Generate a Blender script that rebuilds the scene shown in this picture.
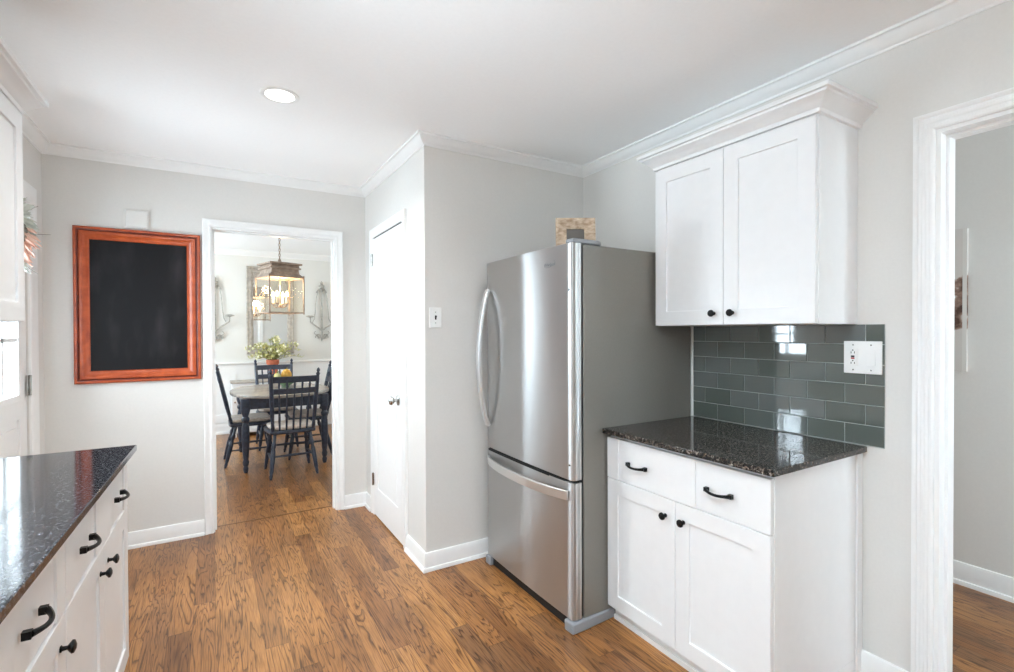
import bpy, bmesh, math, random
from math import sin, cos, pi, radians as R
from mathutils import Vector, Matrix
random.seed(7)
for _o in list(bpy.data.objects): bpy.data.objects.remove(_o)
SC = bpy.context.scene
COL = SC.collection

# ------------------------------------------------------------------ camera, sky, daylight, added fill lamps, exposure
CAM_H, YAW, PITCH, ROLL, FPX = 1.369, 0.5402, -0.0098, -0.0035, 490.43
cd = bpy.data.cameras.new('camera'); cam = bpy.data.objects.new('camera', cd); COL.objects.link(cam)
cd.sensor_width = 36.0; cd.lens = FPX / 1014 * 36.0; cd.clip_start = 0.02; cd.clip_end = 200
_F = Vector((sin(YAW)*cos(PITCH), cos(YAW)*cos(PITCH), sin(PITCH)))
_U = Vector((-sin(YAW)*sin(PITCH), -cos(YAW)*sin(PITCH), cos(PITCH)))
_Rt = Vector((cos(YAW), -sin(YAW), 0))
_r2 = _Rt*cos(ROLL) + _U*sin(ROLL); _u2 = -_Rt*sin(ROLL) + _U*cos(ROLL)
cam.matrix_world = Matrix(((_r2.x, _u2.x, -_F.x, 0), (_r2.y, _u2.y, -_F.y, 0), (_r2.z, _u2.z, -_F.z, CAM_H), (0, 0, 0, 1)))
SC.camera = cam

w = bpy.data.worlds.new('sky'); SC.world = w; w.use_nodes = True
_bg = w.node_tree.nodes['Background']; _bg.inputs['Color'].default_value = (0.86, 0.94, 1.0, 1); _bg.inputs['Strength'].default_value = 1.1

def area(name, loc, direction, sx, sy, power, color=(1, 1, 1)):
    l = bpy.data.lights.new(name, 'AREA'); l.shape = 'RECTANGLE'; l.size = sx; l.size_y = sy
    l.energy = power; l.color = color
    o = bpy.data.objects.new(name, l); COL.objects.link(o); o.location = loc
    o.rotation_euler = Vector(direction).to_track_quat('-Z', 'Y').to_euler()
    return o
# daylight outside the glazed door; the other lamps stand at added, unseen windows
CW = (0.775, 0.892, 1.0)
area('ceiling_fill_rear', (0.3, -3.05, 0.95), (-0.3, 1, 2.2), 1.0, 1.0, 58, CW).data.spread = R(60)  # added narrow beam, brightens the ceiling behind the viewer
area('ceiling_fill_left', (-1.20, 0.40, 1.2), (1, -0.9, 2.4), 1.25, 0.6, 172, CW).data.spread = R(60)  # added steep beam from the left, fills the room off the ceiling
area('low_fill_left', (-1.30, 0.40, 1.3), (1, 0.5, 0.8), 1.25, 0.75, 13, CW).data.spread = R(55)  # added low beam from the left, lifts the ceiling further in
area('daylight_glazed_door', (-1.10, 3.14, 1.45), (1, -0.25, 0.05), 0.75, 0.95, 46, CW)
area('dining_fill_west', (-1.85, 6.3, 1.5), (1, -0.1, 0.1), 1.65, 1.35, 100, CW)  # added lamp, lights the dining room and streaks the refrigerator door
area('dining_fill_east', (2.95, 5.9, 1.5), (-1, 0, 0.35), 1.65, 1.35, 20, CW)  # added weak lamp, fills the dining room from the other side
area('hall_fill', (2.9, -1.95, 1.5), (0, 1, 0.2), 0.85, 1.35, 62, CW)  # added lamp that brightens the hall

SC.view_settings.view_transform = 'Standard'; SC.view_settings.look = 'None'
SC.view_settings.gamma = 1.0; SC.view_settings.use_curve_mapping = False
SC.view_settings.exposure = 0.15
SC.cycles.use_denoising = True
SC.cycles.max_bounces = 14; SC.cycles.diffuse_bounces = 9; SC.cycles.glossy_bounces = 6
SC.cycles.transmission_bounces = 8; SC.cycles.transparent_max_bounces = 16
SC.cycles.sample_clamp_indirect = 40.0; SC.cycles.use_guiding = True

# ------------------------------------------------------------------ materials
def lin(c):
    return tuple(((v/255)/12.92 if v/255 <= 0.04045 else ((v/255+0.055)/1.055)**2.4) for v in c) + (1,)
def mat(name, rgb, rough=0.5, metal=0.0, spec=None, coat=0.0):
    m = bpy.data.materials.new(name); m.use_nodes = True
    b = m.node_tree.nodes['Principled BSDF']
    b.inputs['Base Color'].default_value = lin(rgb); b.inputs['Roughness'].default_value = rough
    b.inputs['Metallic'].default_value = metal
    if spec is not None: b.inputs['Specular IOR Level'].default_value = spec
    if coat: b.inputs['Coat Weight'].default_value = coat
    return m
def N(m, t, **kw):
    n = m.node_tree.nodes.new(t)
    for k, v in kw.items(): setattr(n, k, v)
    return n
def L(m, a, b): m.node_tree.links.new(a, b)
def bsdf(m): return m.node_tree.nodes['Principled BSDF']
def ramp(m, stops):
    r = N(m, 'ShaderNodeValToRGB'); e = r.color_ramp.elements
    e[0].position, e[0].color = stops[0][0], stops[0][1]
    e[1].position, e[1].color = stops[-1][0], stops[-1][1]
    for p, c in stops[1:-1]:
        x = e.new(p); x.color = c
    return r
def math_(m, op, a, b=None):
    n = N(m, 'ShaderNodeMath', operation=op)
    for i, v in enumerate((a, b)):
        if v is None: continue
        if isinstance(v, (int, float)): n.inputs[i].default_value = v
        else: L(m, v, n.inputs[i])
    return n.outputs[0]
def speckle(m, scale, amount, bump=0.0):
    """very faint tone variation and roller texture of paint"""
    b = bsdf(m); tc = N(m, 'ShaderNodeTexCoord'); nz = N(m, 'ShaderNodeTexNoise'); nz.inputs['Scale'].default_value = scale
    L(m, tc.outputs['Object'], nz.inputs['Vector'])
    if bump:
        bp = N(m, 'ShaderNodeBump'); bp.inputs['Strength'].default_value = bump; bp.inputs['Distance'].default_value = 0.002
        L(m, nz.outputs['Fac'], bp.inputs['Height']); L(m, bp.outputs['Normal'], b.inputs['Normal'])
    c = b.inputs['Base Color'].default_value[:]
    r = ramp(m, [(0.3, tuple(v*(1-amount) for v in c[:3])+(1,)), (0.7, tuple(min(1, v*(1+amount)) for v in c[:3])+(1,))])
    L(m, nz.outputs['Fac'], r.inputs['Fac']); L(m, r.outputs['Color'], b.inputs['Base Color'])
    return m

M = {}
M['wall'] = speckle(mat('wall_paint', (223, 221, 217), 0.75), 90, 0.012, 0.05)
M['ceiling'] = speckle(mat('ceiling_paint', (249, 249, 249), 0.9), 60, 0.01, 0.05)
M['trim'] = speckle(mat('trim_paint', (241, 241, 240), 0.35), 30, 0.01)
M['dining_wall'] = speckle(mat('dining_wall_paint', (226, 225, 220), 0.8), 90, 0.01, 0.04)
M['cabinet'] = speckle(mat('cabinet_paint', (237, 237, 237), 0.38), 25, 0.01)
M['black'] = mat('black_iron', (22, 21, 21), 0.32, 0.6)
M['steel_handle'] = mat('brushed_handle', (228, 228, 227), 0.36, 1.0)
M['chrome'] = mat('satin_nickel', (185, 184, 180), 0.22, 1.0)
M['grey_plastic'] = mat('grey_plastic', (146, 149, 153), 0.45)
M['gasket'] = mat('black_gasket', (20, 20, 20), 0.6)
M['white_plastic'] = mat('white_plastic', (242, 242, 240), 0.3)
M['dark_slot'] = mat('dark_slot', (25, 22, 22), 0.6)
M['red_button'] = mat('red_button', (180, 60, 60), 0.4)
M['fridge_side'] = speckle(mat('fridge_side_grey', (136, 132, 125), 0.45, 0.3), 220, 0.05, 0.05)
M['mirror'] = mat('mirror_glass', (235, 238, 238), 0.02, 1.0)
M['navy'] = speckle(mat('dark_navy_paint', (52, 59, 74), 0.28), 35, 0.3)
M['navy_edge'] = mat('worn_dark_paint', (62, 64, 70), 0.4)
M['terracotta'] = speckle(mat('terracotta', (190, 106, 76), 0.75), 25, 0.15)
M['leaf'] = speckle(mat('pale_leaf', (198, 196, 132), 0.6), 14, 0.25)
M['flower'] = mat('cream_flower', (240, 238, 208), 0.6)
M['stem'] = mat('plant_stem', (122, 128, 72), 0.6)
M['coral'] = speckle(mat('dried_coral', (226, 186, 168), 0.8), 30, 0.15)
M['sage'] = speckle(mat('dried_sage', (188, 190, 180), 0.8), 30, 0.2)
M['twig'] = mat('dry_twig', (110, 102, 92), 0.8)
M['pumpkin'] = speckle(mat('pumpkin_skin', (206, 158, 62), 0.5), 20, 0.2)
M['pale_gourd'] = speckle(mat('pale_gourd_skin', (206, 208, 150), 0.5), 20, 0.15)
M['yellow_gourd'] = speckle(mat('yellow_gourd_skin', (226, 196, 92), 0.5), 20, 0.15)
M['iron'] = speckle(mat('weathered_iron', (174, 170, 162), 0.6, 0.2), 40, 0.25)
M['mirror_frame'] = speckle(mat('greywashed_wood', (176, 168, 158), 0.7), 28, 0.2, 0.4)
M['concrete'] = speckle(mat('patio_concrete', (198, 196, 190), 0.9), 4, 0.05)
M['soil'] = mat('soil', (60, 46, 36), 0.95)
M['candle'] = mat('ivory_candle', (240, 232, 212), 0.6)

def emis(name, rgb, strength):
    m = bpy.data.materials.new(name); m.use_nodes = True; b = bsdf(m)
    b.inputs['Base Color'].default_value = lin(rgb)
    b.inputs['Emission Color'].default_value = lin(rgb); b.inputs['Emission Strength'].default_value = strength
    return m
M['downlight'] = emis('downlight_lens', (255, 250, 242), 4.0)
M['bulb'] = emis('warm_bulb', (255, 214, 150), 22.0)

def glass_mat(name, tint, refl_rough=0.02, bumpy=0.0, gloss=0.08):
    m = bpy.data.materials.new(name); m.use_nodes = True; nt = m.node_tree
    nt.nodes.remove(bsdf(m)); out = nt.nodes['Material Output']
    t = N(m, 'ShaderNodeBsdfTransparent'); t.inputs[0].default_value = lin(tint)
    g = N(m, 'ShaderNodeBsdfGlossy'); g.inputs['Roughness'].default_value = refl_rough
    fr = N(m, 'ShaderNodeFresnel'); fr.inputs['IOR'].default_value = 1.45
    if bumpy:
        nz = N(m, 'ShaderNodeTexNoise'); nz.inputs['Scale'].default_value = 60
        tc = N(m, 'ShaderNodeTexCoord'); L(m, tc.outputs['Object'], nz.inputs['Vector'])
        bp = N(m, 'ShaderNodeBump'); bp.inputs['Strength'].default_value = bumpy
        L(m, nz.outputs['Fac'], bp.inputs['Height']); L(m, bp.outputs['Normal'], g.inputs['Normal'])
    ge = N(m, 'ShaderNodeNewGeometry'); mx = N(m, 'ShaderNodeMixShader'); L(m, math_(m, 'MULTIPLY', fr.outputs[0], math_(m, 'SUBTRACT', 1.0, ge.outputs['Backfacing'])), mx.inputs[0]); L(m, t.outputs[0], mx.inputs[1]); L(m, g.outputs[0], mx.inputs[2])
    L(m, mx.outputs[0], out.inputs['Surface'])
    return m
M['pane'] = glass_mat('window_glass', (250, 252, 252))
M['lantern_glass'] = glass_mat('seeded_glass', (253, 251, 247), 0.08, 0.3)
M['green_glass'] = mat('green_glass', (170, 200, 168), 0.08); bsdf(M['green_glass']).inputs['Transmission Weight'].default_value = 0.5

def floor_mat():
    m = mat('oak_floor', (160, 110, 66), 0.3); b = bsdf(m)
    tc = N(m, 'ShaderNodeTexCoord'); sp = N(m, 'ShaderNodeSeparateXYZ'); L(m, tc.outputs['Object'], sp.inputs[0])
    X, Y = sp.outputs['X'], sp.outputs['Y']
    bx = math_(m, 'DIVIDE', X, 0.092); row = math_(m, 'FLOOR', bx); fx = math_(m, 'FRACT', bx)
    wn = N(m, 'ShaderNodeTexWhiteNoise', noise_dimensions='1D'); L(m, row, wn.inputs['W'])
    yy = math_(m, 'ADD', math_(m, 'DIVIDE', Y, 1.15), math_(m, 'MULTIPLY', wn.outputs['Value'], 9.0))
    seg = math_(m, 'FLOOR', yy); fy = math_(m, 'FRACT', yy)
    cmb = N(m, 'ShaderNodeCombineXYZ'); L(m, row, cmb.inputs[0]); L(m, seg, cmb.inputs[1])
    w2 = N(m, 'ShaderNodeTexWhiteNoise', noise_dimensions='2D'); L(m, cmb.outputs[0], w2.inputs['Vector'])
    bid = w2.outputs['Value']
    # cathedral grain: contour lines of a stretched noise, different in every board
    gv = N(m, 'ShaderNodeCombineXYZ')
    L(m, math_(m, 'ADD', math_(m, 'MULTIPLY', X, 15.0), math_(m, 'MULTIPLY', bid, 31.0)), gv.inputs[0])
    L(m, math_(m, 'MULTIPLY', Y, 1.35), gv.inputs[1]); L(m, math_(m, 'MULTIPLY', bid, 17.0), gv.inputs[2])
    nz = N(m, 'ShaderNodeTexNoise'); nz.inputs['Scale'].default_value = 1.0; nz.inputs['Detail'].default_value = 3.5; nz.inputs['Roughness'].default_value = 0.45
    nz.inputs['Distortion'].default_value = 0.6
    L(m, gv.outputs[0], nz.inputs['Vector'])
    rings = math_(m, 'FRACT', math_(m, 'MULTIPLY', nz.outputs['Fac'], 13.0))
    rr = ramp(m, [(0.0, (0.20, 0.16, 0.14, 1)), (0.10, (0.48, 0.42, 0.38, 1)), (0.26, (0.92, 0.9, 0.88, 1)), (0.6, (1.06, 1.06, 1.06, 1)), (0.93, (0.92, 0.9, 0.88, 1)), (1.0, (0.22, 0.18, 0.16, 1))])
    L(m, rings, rr.inputs['Fac'])
    # fine pores
    pv = N(m, 'ShaderNodeCombineXYZ'); L(m, math_(m, 'MULTIPLY', X, 260.0), pv.inputs[0]); L(m, math_(m, 'MULTIPLY', Y, 9.0), pv.inputs[1])
    pz = N(m, 'ShaderNodeTexNoise'); pz.inputs['Scale'].default_value = 1.0; pz.inputs['Detail'].default_value = 3
    L(m, pv.outputs[0], pz.inputs['Vector'])
    pr = ramp(m, [(0.34, (0.55, 0.52, 0.5, 1)), (0.56, (1.06,)*3+(1,))]); L(m, pz.outputs['Fac'], pr.inputs['Fac'])
    base = ramp(m, [(0.0, lin((134, 90, 52))), (0.25, lin((158, 107, 61))), (0.5, lin((180, 128, 75))), (0.75, lin((167, 115, 66))), (0.92, lin((138, 98, 64))), (1.0, lin((148, 104, 64)))])
    L(m, bid, base.inputs['Fac'])
    # larger soft tone drift
    dz = N(m, 'ShaderNodeTexNoise'); dz.inputs['Scale'].default_value = 2.2; L(m, tc.outputs['Object'], dz.inputs['Vector'])
    dr = ramp(m, [(0.32, (0.74, 0.72, 0.70, 1)), (0.62, (1.12, 1.12, 1.12, 1))]); L(m, dz.outputs['Fac'], dr.inputs['Fac'])
    def mul(a, c, f=1.0):
        x = N(m, 'ShaderNodeMix', data_type='RGBA', blend_type='MULTIPLY'); x.inputs[0].default_value = f
        L(m, a, x.inputs[6]); L(m, c, x.inputs[7]); return x.outputs[2]
    c = mul(base.outputs['Color'], rr.outputs['Color'], 0.88); c = mul(c, pr.outputs['Color'], 0.75); c = mul(c, dr.outputs['Color'], 0.9)
    # seams
    ex = math_(m, 'MINIMUM', fx, math_(m, 'SUBTRACT', 1.0, fx)); ey = math_(m, 'MINIMUM', fy, math_(m, 'SUBTRACT', 1.0, fy))
    sx = math_(m, 'LESS_THAN', ex, 0.012); sy = math_(m, 'LESS_THAN', ey, 0.0014)
    seam = math_(m, 'MAXIMUM', sx, sy)
    x = N(m, 'ShaderNodeMix', data_type='RGBA'); L(m, math_(m, 'MULTIPLY', seam, 0.55), x.inputs[0]); L(m, c, x.inputs[6]); x.inputs[7].default_value = lin((64, 40, 22))
    L(m, x.outputs[2], b.inputs['Base Color'])
    bp = N(m, 'ShaderNodeBump'); bp.inputs['Strength'].default_value = 0.12; bp.inputs['Distance'].default_value = 0.002
    L(m, rr.outputs['Color'], bp.inputs['Height']); L(m, bp.outputs['Normal'], b.inputs['Normal'])
    return m
M['floor'] = floor_mat()

def granite(name, flecks, rough):
    m = mat(name, (30, 30, 32), rough); b = bsdf(m)
    tc = N(m, 'ShaderNodeTexCoord')
    a = N(m, 'ShaderNodeTexNoise'); a.inputs['Scale'].default_value = 105; a.inputs['Detail'].default_value = 5; a.inputs['Roughness'].default_value = 0.75
    v = N(m, 'ShaderNodeTexVoronoi'); v.inputs['Scale'].default_value = 130
    L(m, tc.outputs['Object'], a.inputs['Vector']); L(m, tc.outputs['Object'], v.inputs['Vector'])
    r = ramp(m, flecks); L(m, a.outputs['Fac'], r.inputs['Fac'])
    r2 = ramp(m, [(0.0, (0.55, 0.55, 0.55, 1)), (1.0, (1.35, 1.3, 1.25, 1))]); L(m, v.outputs['Color'], r2.inputs['Fac'])
    x = N(m, 'ShaderNodeMix', data_type='RGBA', blend_type='MULTIPLY'); x.inputs[0].default_value = 0.8
    L(m, r.outputs['Color'], x.inputs[6]); L(m, r2.outputs['Color'], x.inputs[7]); L(m, x.outputs[2], b.inputs['Base Color'])
    return m
M['granite'] = granite('black_brown_granite', [(0.38, lin((10, 10, 12))), (0.50, lin((26, 25, 25))), (0.565, lin((90, 81, 74))), (0.67, lin((180, 172, 166)))], 0.07)
M['granite_left'] = granite('charcoal_granite', [(0.36, lin((16, 17, 20))), (0.48, lin((38, 40, 46))), (0.57, lin((84, 86, 94))), (0.70, lin((150, 152, 158)))], 0.09)

def steel():
    m = mat('stainless_steel', (198, 198, 198), 0.33, 1.0); b = bsdf(m)
    tg = N(m, 'ShaderNodeTangent', direction_type='RADIAL', axis='Z')
    L(m, tg.outputs[0], b.inputs['Tangent']); b.inputs['Anisotropic'].default_value = 1.0; b.inputs['Anisotropic Rotation'].default_value = 0.25
    return m
M['steel'] = steel()

def wood_mat(name, c1, c2, rough, axis_scale):
    m = mat(name, c1, rough); b = bsdf(m)
    tc = N(m, 'ShaderNodeTexCoord'); mp = N(m, 'ShaderNodeMapping'); mp.inputs['Scale'].default_value = axis_scale
    L(m, tc.outputs['Object'], mp.inputs['Vector'])
    n = N(m, 'ShaderNodeTexNoise'); n.inputs['Scale'].default_value = 1.0; n.inputs['Detail'].default_value = 4; n.inputs['Distortion'].default_value = 0.4
    L(m, mp.outputs[0], n.inputs['Vector'])
    r = ramp(m, [(0.3, lin(c1)), (0.7, lin(c2))]); L(m, n.outputs['Fac'], r.inputs['Fac']); L(m, r.outputs['Color'], b.inputs['Base Color'])
    return m
M['cherry'] = wood_mat('cherry_stain', (156, 62, 26), (196, 90, 44), 0.3, (14, 14, 14))
M['cherry_dark'] = wood_mat('cherry_stain_dark', (96, 34, 22), (128, 48, 28), 0.3, (14, 14, 14))
M['tabletop'] = wood_mat('greyed_tabletop', (138, 132, 126), (176, 170, 162), 0.22, (3, 24, 10))
M['rustic'] = wood_mat('rustic_wood', (150, 120, 94), (216, 196, 172), 0.8, (30, 30, 55))
M['pewter'] = wood_mat('aged_brass', (138, 118, 102), (182, 160, 142), 0.5, (20, 20, 20))
M['cushion'] = wood_mat('cushion_print', (190, 175, 162), (226, 214, 203), 0.9, (45, 45, 45))

def chalk():
    m = mat('chalkboard_slate', (30, 29, 31), 0.55, 0.0, 0.2); b = bsdf(m)
    tc = N(m, 'ShaderNodeTexCoord')
    mp = N(m, 'ShaderNodeMapping'); mp.inputs['Rotation'].default_value = (0, R(35), 0); mp.inputs['Scale'].default_value = (9, 1, 2.5)
    L(m, tc.outputs['Object'], mp.inputs['Vector'])
    a = N(m, 'ShaderNodeTexNoise'); a.inputs['Scale'].default_value = 1.3; a.inputs['Detail'].default_value = 5; L(m, mp.outputs[0], a.inputs['Vector'])
    d = N(m, 'ShaderNodeTexNoise'); d.inputs['Scale'].default_value = 3.0; L(m, tc.outputs['Object'], d.inputs['Vector'])
    v = math_(m, 'MULTIPLY', a.outputs['Fac'], d.outputs['Fac'])
    r = ramp(m, [(0.24, lin((20, 19, 21))), (0.46, lin((46, 43, 45)))]); L(m, v, r.inputs['Fac']); L(m, r.outputs['Color'], b.inputs['Base Color'])
    return m
M['chalk'] = chalk()

def tile_mat():
    m = mat('grey_green_glass_tile', (88, 98, 92), 0.05, 0.0, 0.8, 0.6); b = bsdf(m)
    g = N(m, 'ShaderNodeNewGeometry')
    r = ramp(m, [(0.0, lin((84, 92, 86))), (0.5, lin((96, 103, 99))), (1.0, lin((106, 111, 110)))])
    L(m, g.outputs['Random Per Island'], r.inputs['Fac']); L(m, r.outputs['Color'], b.inputs['Base Color'])
    return m
M['tile'] = tile_mat()
M['grout'] = mat('grey_grout', (176, 181, 178), 0.8)

def birch():
    m = mat('birch_print', (214, 208, 202), 0.7); b = bsdf(m)
    tc = N(m, 'ShaderNodeTexCoord'); a = N(m, 'ShaderNodeTexNoise'); a.inputs['Scale'].default_value = 13; a.inputs['Detail'].default_value = 4
    L(m, tc.outputs['Object'], a.inputs['Vector'])
    sp = N(m, 'ShaderNodeSeparateXYZ'); L(m, tc.outputs['Object'], sp.inputs[0])
    band = math_(m, 'MINIMUM', 1.0, math_(m, 'SUBTRACT', 2.4, math_(m, 'MULTIPLY', math_(m, 'ABSOLUTE', math_(m, 'SUBTRACT', sp.outputs['Z'], 0.36)), 11.0)))
    v = math_(m, 'MULTIPLY', math_(m, 'MAXIMUM', band, 0.5), a.outputs['Fac'])
    r = ramp(m, [(0.40, lin((214, 209, 204))), (0.47, lin((156, 128, 112))), (0.56, lin((84, 58, 46)))]); L(m, v, r.inputs['Fac']); L(m, r.outputs['Color'], b.inputs['Base Color'])
    return m
M['birch'] = birch()

# ------------------------------------------------------------------ mesh helpers
def tag(o, label=None, cat=None, group=None, kind=None):
    if label: o['label'] = label
    if cat: o['category'] = cat
    if group: o['group'] = group
    if kind: o['kind'] = kind
    return o
def thing(name, loc, label, cat, group=None, rz=0.0):
    o = bpy.data.objects.new(name, None); COL.objects.link(o); o.empty_display_size = 0.1
    o.location = loc; o.rotation_euler = (0, 0, rz)
    return tag(o, label, cat, group)
def root_of(o):
    while o.parent: o = o.parent
    return o
class MB:
    def __init__(s): s.v = []; s.f = []
    def add(s, vs, fs):
        k = len(s.v); s.v += [tuple(p) for p in vs]; s.f += [tuple(i + k for i in f) for f in fs]; return s
    def box(s, x0, y0, z0, x1, y1, z1):
        x0, x1 = sorted((x0, x1)); y0, y1 = sorted((y0, y1)); z0, z1 = sorted((z0, z1))
        return s.add([(x0, y0, z0), (x1, y0, z0), (x1, y1, z0), (x0, y1, z0), (x0, y0, z1), (x1, y0, z1), (x1, y1, z1), (x0, y1, z1)],
                     [(0, 3, 2, 1), (4, 5, 6, 7), (0, 1, 5, 4), (1, 2, 6, 5), (2, 3, 7, 6), (3, 0, 4, 7)])
    def prism(s, poly, z0, z1, fn=None):
        fn = fn or (lambda a, b, c: (a, b, c)); n = len(poly)
        vs = [fn(a, b, z0) for a, b in poly] + [fn(a, b, z1) for a, b in poly]
        fs = [tuple(range(n))[::-1], tuple(range(n, 2*n))] + [(i, (i+1) % n, n+(i+1) % n, n+i) for i in range(n)]
        return s.add(vs, fs)
    def frustum(s, c, w0, d0, z0, w1, d1, z1):
        x, y = c
        vs = [(x+sx*w0/2, y+sy*d0/2, z0) for sx, sy in ((-1, -1), (1, -1), (1, 1), (-1, 1))] + [(x+sx*w1/2, y+sy*d1/2, z1) for sx, sy in ((-1, -1), (1, -1), (1, 1), (-1, 1))]
        return s.add(vs, [(3, 2, 1, 0), (4, 5, 6, 7), (0, 1, 5, 4), (1, 2, 6, 5), (2, 3, 7, 6), (3, 0, 4, 7)])
    def turned(s, p0, p1, prof, n=14):
        """lathe: prof = [(t 0..1, radius)] along p0 -> p1"""
        p0, p1 = Vector(p0), Vector(p1); ax = (p1-p0); q = ax.normalized()
        u = q.cross(Vector((0, 0, 1)) if abs(q.z) < 0.9 else Vector((1, 0, 0))).normalized(); w_ = q.cross(u)
        vs, fs = [], []
        for t, r in prof:
            c = p0 + ax*t
            for i in range(n):
                a = 2*pi*i/n; vs.append(c + u*cos(a)*r + w_*sin(a)*r)
        for k in range(len(prof)-1):
            for i in range(n):
                fs.append((k*n+i, k*n+(i+1) % n, (k+1)*n+(i+1) % n, (k+1)*n+i))
        fs.append(tuple(range(n))[::-1]); fs.append(tuple((len(prof)-1)*n+i for i in range(n)))
        return s.add(vs, fs)
    def tube(s, pts, r, n=8, flat=None):
        """round (or flat = (width, height, up)) bar swept along points"""
        pts = [Vector(p) for p in pts]; vs, fs = [], []; rs = r if isinstance(r, (list, tuple)) else [r]*len(pts)
        t0 = (pts[1]-pts[0]).normalized(); up = Vector((0, 0, 1)) if abs(t0.z) < 0.9 else Vector((1, 0, 0))
        if flat: up = Vector(flat[2])
        for k, p in enumerate(pts):
            t = ((pts[min(k+1, len(pts)-1)] - pts[max(k-1, 0)])).normalized()
            u = t.cross(up).normalized(); v = u.cross(t).normalized()
            if not flat: up = v
            if flat:
                for a, b in ((-1, -1), (1, -1), (1, 1), (-1, 1)): vs.append(p + u*a*flat[0]/2 + v*b*flat[1]/2)
            else:
                for i in range(n): vs.append(p + u*cos(2*pi*i/n)*rs[k] + v*sin(2*pi*i/n)*rs[k])
        if flat: n = 4
        for k in range(len(pts)-1):
            for i in range(n): fs.append((k*n+i, k*n+(i+1) % n, (k+1)*n+(i+1) % n, (k+1)*n+i))
        fs.append(tuple(range(n))[::-1]); fs.append(tuple((len(pts)-1)*n+i for i in range(n)))
        return s.add(vs, fs)
    def ball(s, c, rx, ry=None, rz=None, n=14, m=8, ribs=0, ribdepth=0.0):
        ry = ry or rx; rz = rz or rx; vs, fs = [], []
        for j in range(m+1):
            th = pi*j/m
            for i in range(n):
                a = 2*pi*i/n; k = 1 - ribdepth*(0.5+0.5*cos(ribs*a)) if ribs else 1
                vs.append((c[0]+rx*k*sin(th)*cos(a), c[1]+ry*k*sin(th)*sin(a), c[2]+rz*cos(th)))
        for j in range(m):
            for i in range(n): fs.append((j*n+i, (j+1)*n+i, (j+1)*n+(i+1) % n, j*n+(i+1) % n))
        return s.add(vs, fs)
    def sweep(s, path, prof, fn, closed=False):
        """mitred sweep: path in a plane (u,v), prof = closed outline (offset to the left of travel, height w)"""
        n = len(path); P = [Vector(p) for p in path]; rings = []
        for i in range(n):
            a = P[i-1] if (i > 0 or closed) else None; b = P[(i+1) % n] if (i < n-1 or closed) else None
            d0 = (P[i]-a).normalized() if a is not None else None; d1 = (b-P[i]).normalized() if b is not None else None
            d0 = d0 or d1; d1 = d1 or d0
            n0 = Vector((-d0.y, d0.x)); n1 = Vector((-d1.y, d1.x)); mm = (n0+n1); mm = mm/max(1e-6, (mm.dot(n0)))
            rings.append([fn(*(P[i]+mm*o), h) for o, h in prof])
        k = len(prof); vs = [p for r in rings for p in r]; fs = []
        for i in range(n if closed else n-1):
            j = (i+1) % n
            for c in range(k): fs.append((i*k+c, j*k+c, j*k+(c+1) % k, i*k+(c+1) % k))
        if not closed: fs += [tuple(range(k))[::-1], tuple((n-1)*k+c for c in range(k))]
        return s.add(vs, fs)
    def relief(s, us, vs_, depth, t, fn):
        """slab with a front of cells at different depths (None = hole); fn(u, v, d) -> xyz, d = 0 front .. t back"""
        nu, nv = len(us)-1, len(vs_)-1
        D = [[depth((us[i]+us[i+1])/2, (vs_[j]+vs_[j+1])/2) for j in range(nv)] for i in range(nu)]
        for i in range(nu):
            for j in range(nv):
                d = D[i][j]
                u0, u1, v0, v1 = us[i], us[i+1], vs_[j], vs_[j+1]
                if d is None: continue
                s.add([fn(u0, v0, d), fn(u1, v0, d), fn(u1, v1, d), fn(u0, v1, d)], [(0, 1, 2, 3)])
                s.add([fn(u0, v0, t), fn(u1, v0, t), fn(u1, v1, t), fn(u0, v1, t)], [(3, 2, 1, 0)])
                for di, dj, a, b in ((-1, 0, (u0, v0), (u0, v1)), (1, 0, (u1, v1), (u1, v0)), (0, -1, (u1, v0), (u0, v0)), (0, 1, (u0, v1), (u1, v1))):
                    ii, jj = i+di, j+dj
                    e = D[ii][jj] if 0 <= ii < nu and 0 <= jj < nv else None
                    e = t if e is None else e
                    if e > d + 1e-7: s.add([fn(*a, d), fn(*b, d), fn(*b, e), fn(*a, e)], [(3, 2, 1, 0)])
        return s
    def build(s, name, m, parent=None, bevel=0.0, smooth=True, local=False, angle=35, seg=2, weld=True):
        off = Vector((0, 0, 0))
        if parent and not local: off = root_of(parent).location
        me = bpy.data.meshes.new(name)
        me.from_pydata([(p[0]-off.x, p[1]-off.y, p[2]-off.z) for p in s.v], [], s.f)
        bm = bmesh.new(); bm.from_mesh(me)
        if weld: bmesh.ops.remove_doubles(bm, verts=bm.verts, dist=1e-5)
        bmesh.ops.recalc_face_normals(bm, faces=bm.faces); bm.to_mesh(me); bm.free()
        me.materials.append(m)
        o = bpy.data.objects.new(name, me); COL.objects.link(o)
        if parent: o.parent = parent
        if bevel:
            b = o.modifiers.new('bevel', 'BEVEL'); b.width = bevel; b.segments = seg; b.limit_method = 'ANGLE'; b.angle_limit = R(40)
        if smooth:
            me.polygons.foreach_set('use_smooth', [True]*len(me.polygons)); me.set_sharp_from_angle(angle=R(angle))
        me.update()
        return o
def struct(o): o['kind'] = 'structure'; return o
def children(o): return [c for c in bpy.data.objects if c.parent == o]
def copy_tree(o, parent=None):
    c = o.copy(); COL.objects.link(c)
    if parent: c.parent = parent
    for ch in children(o): copy_tree(ch, c)
    return c

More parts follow.
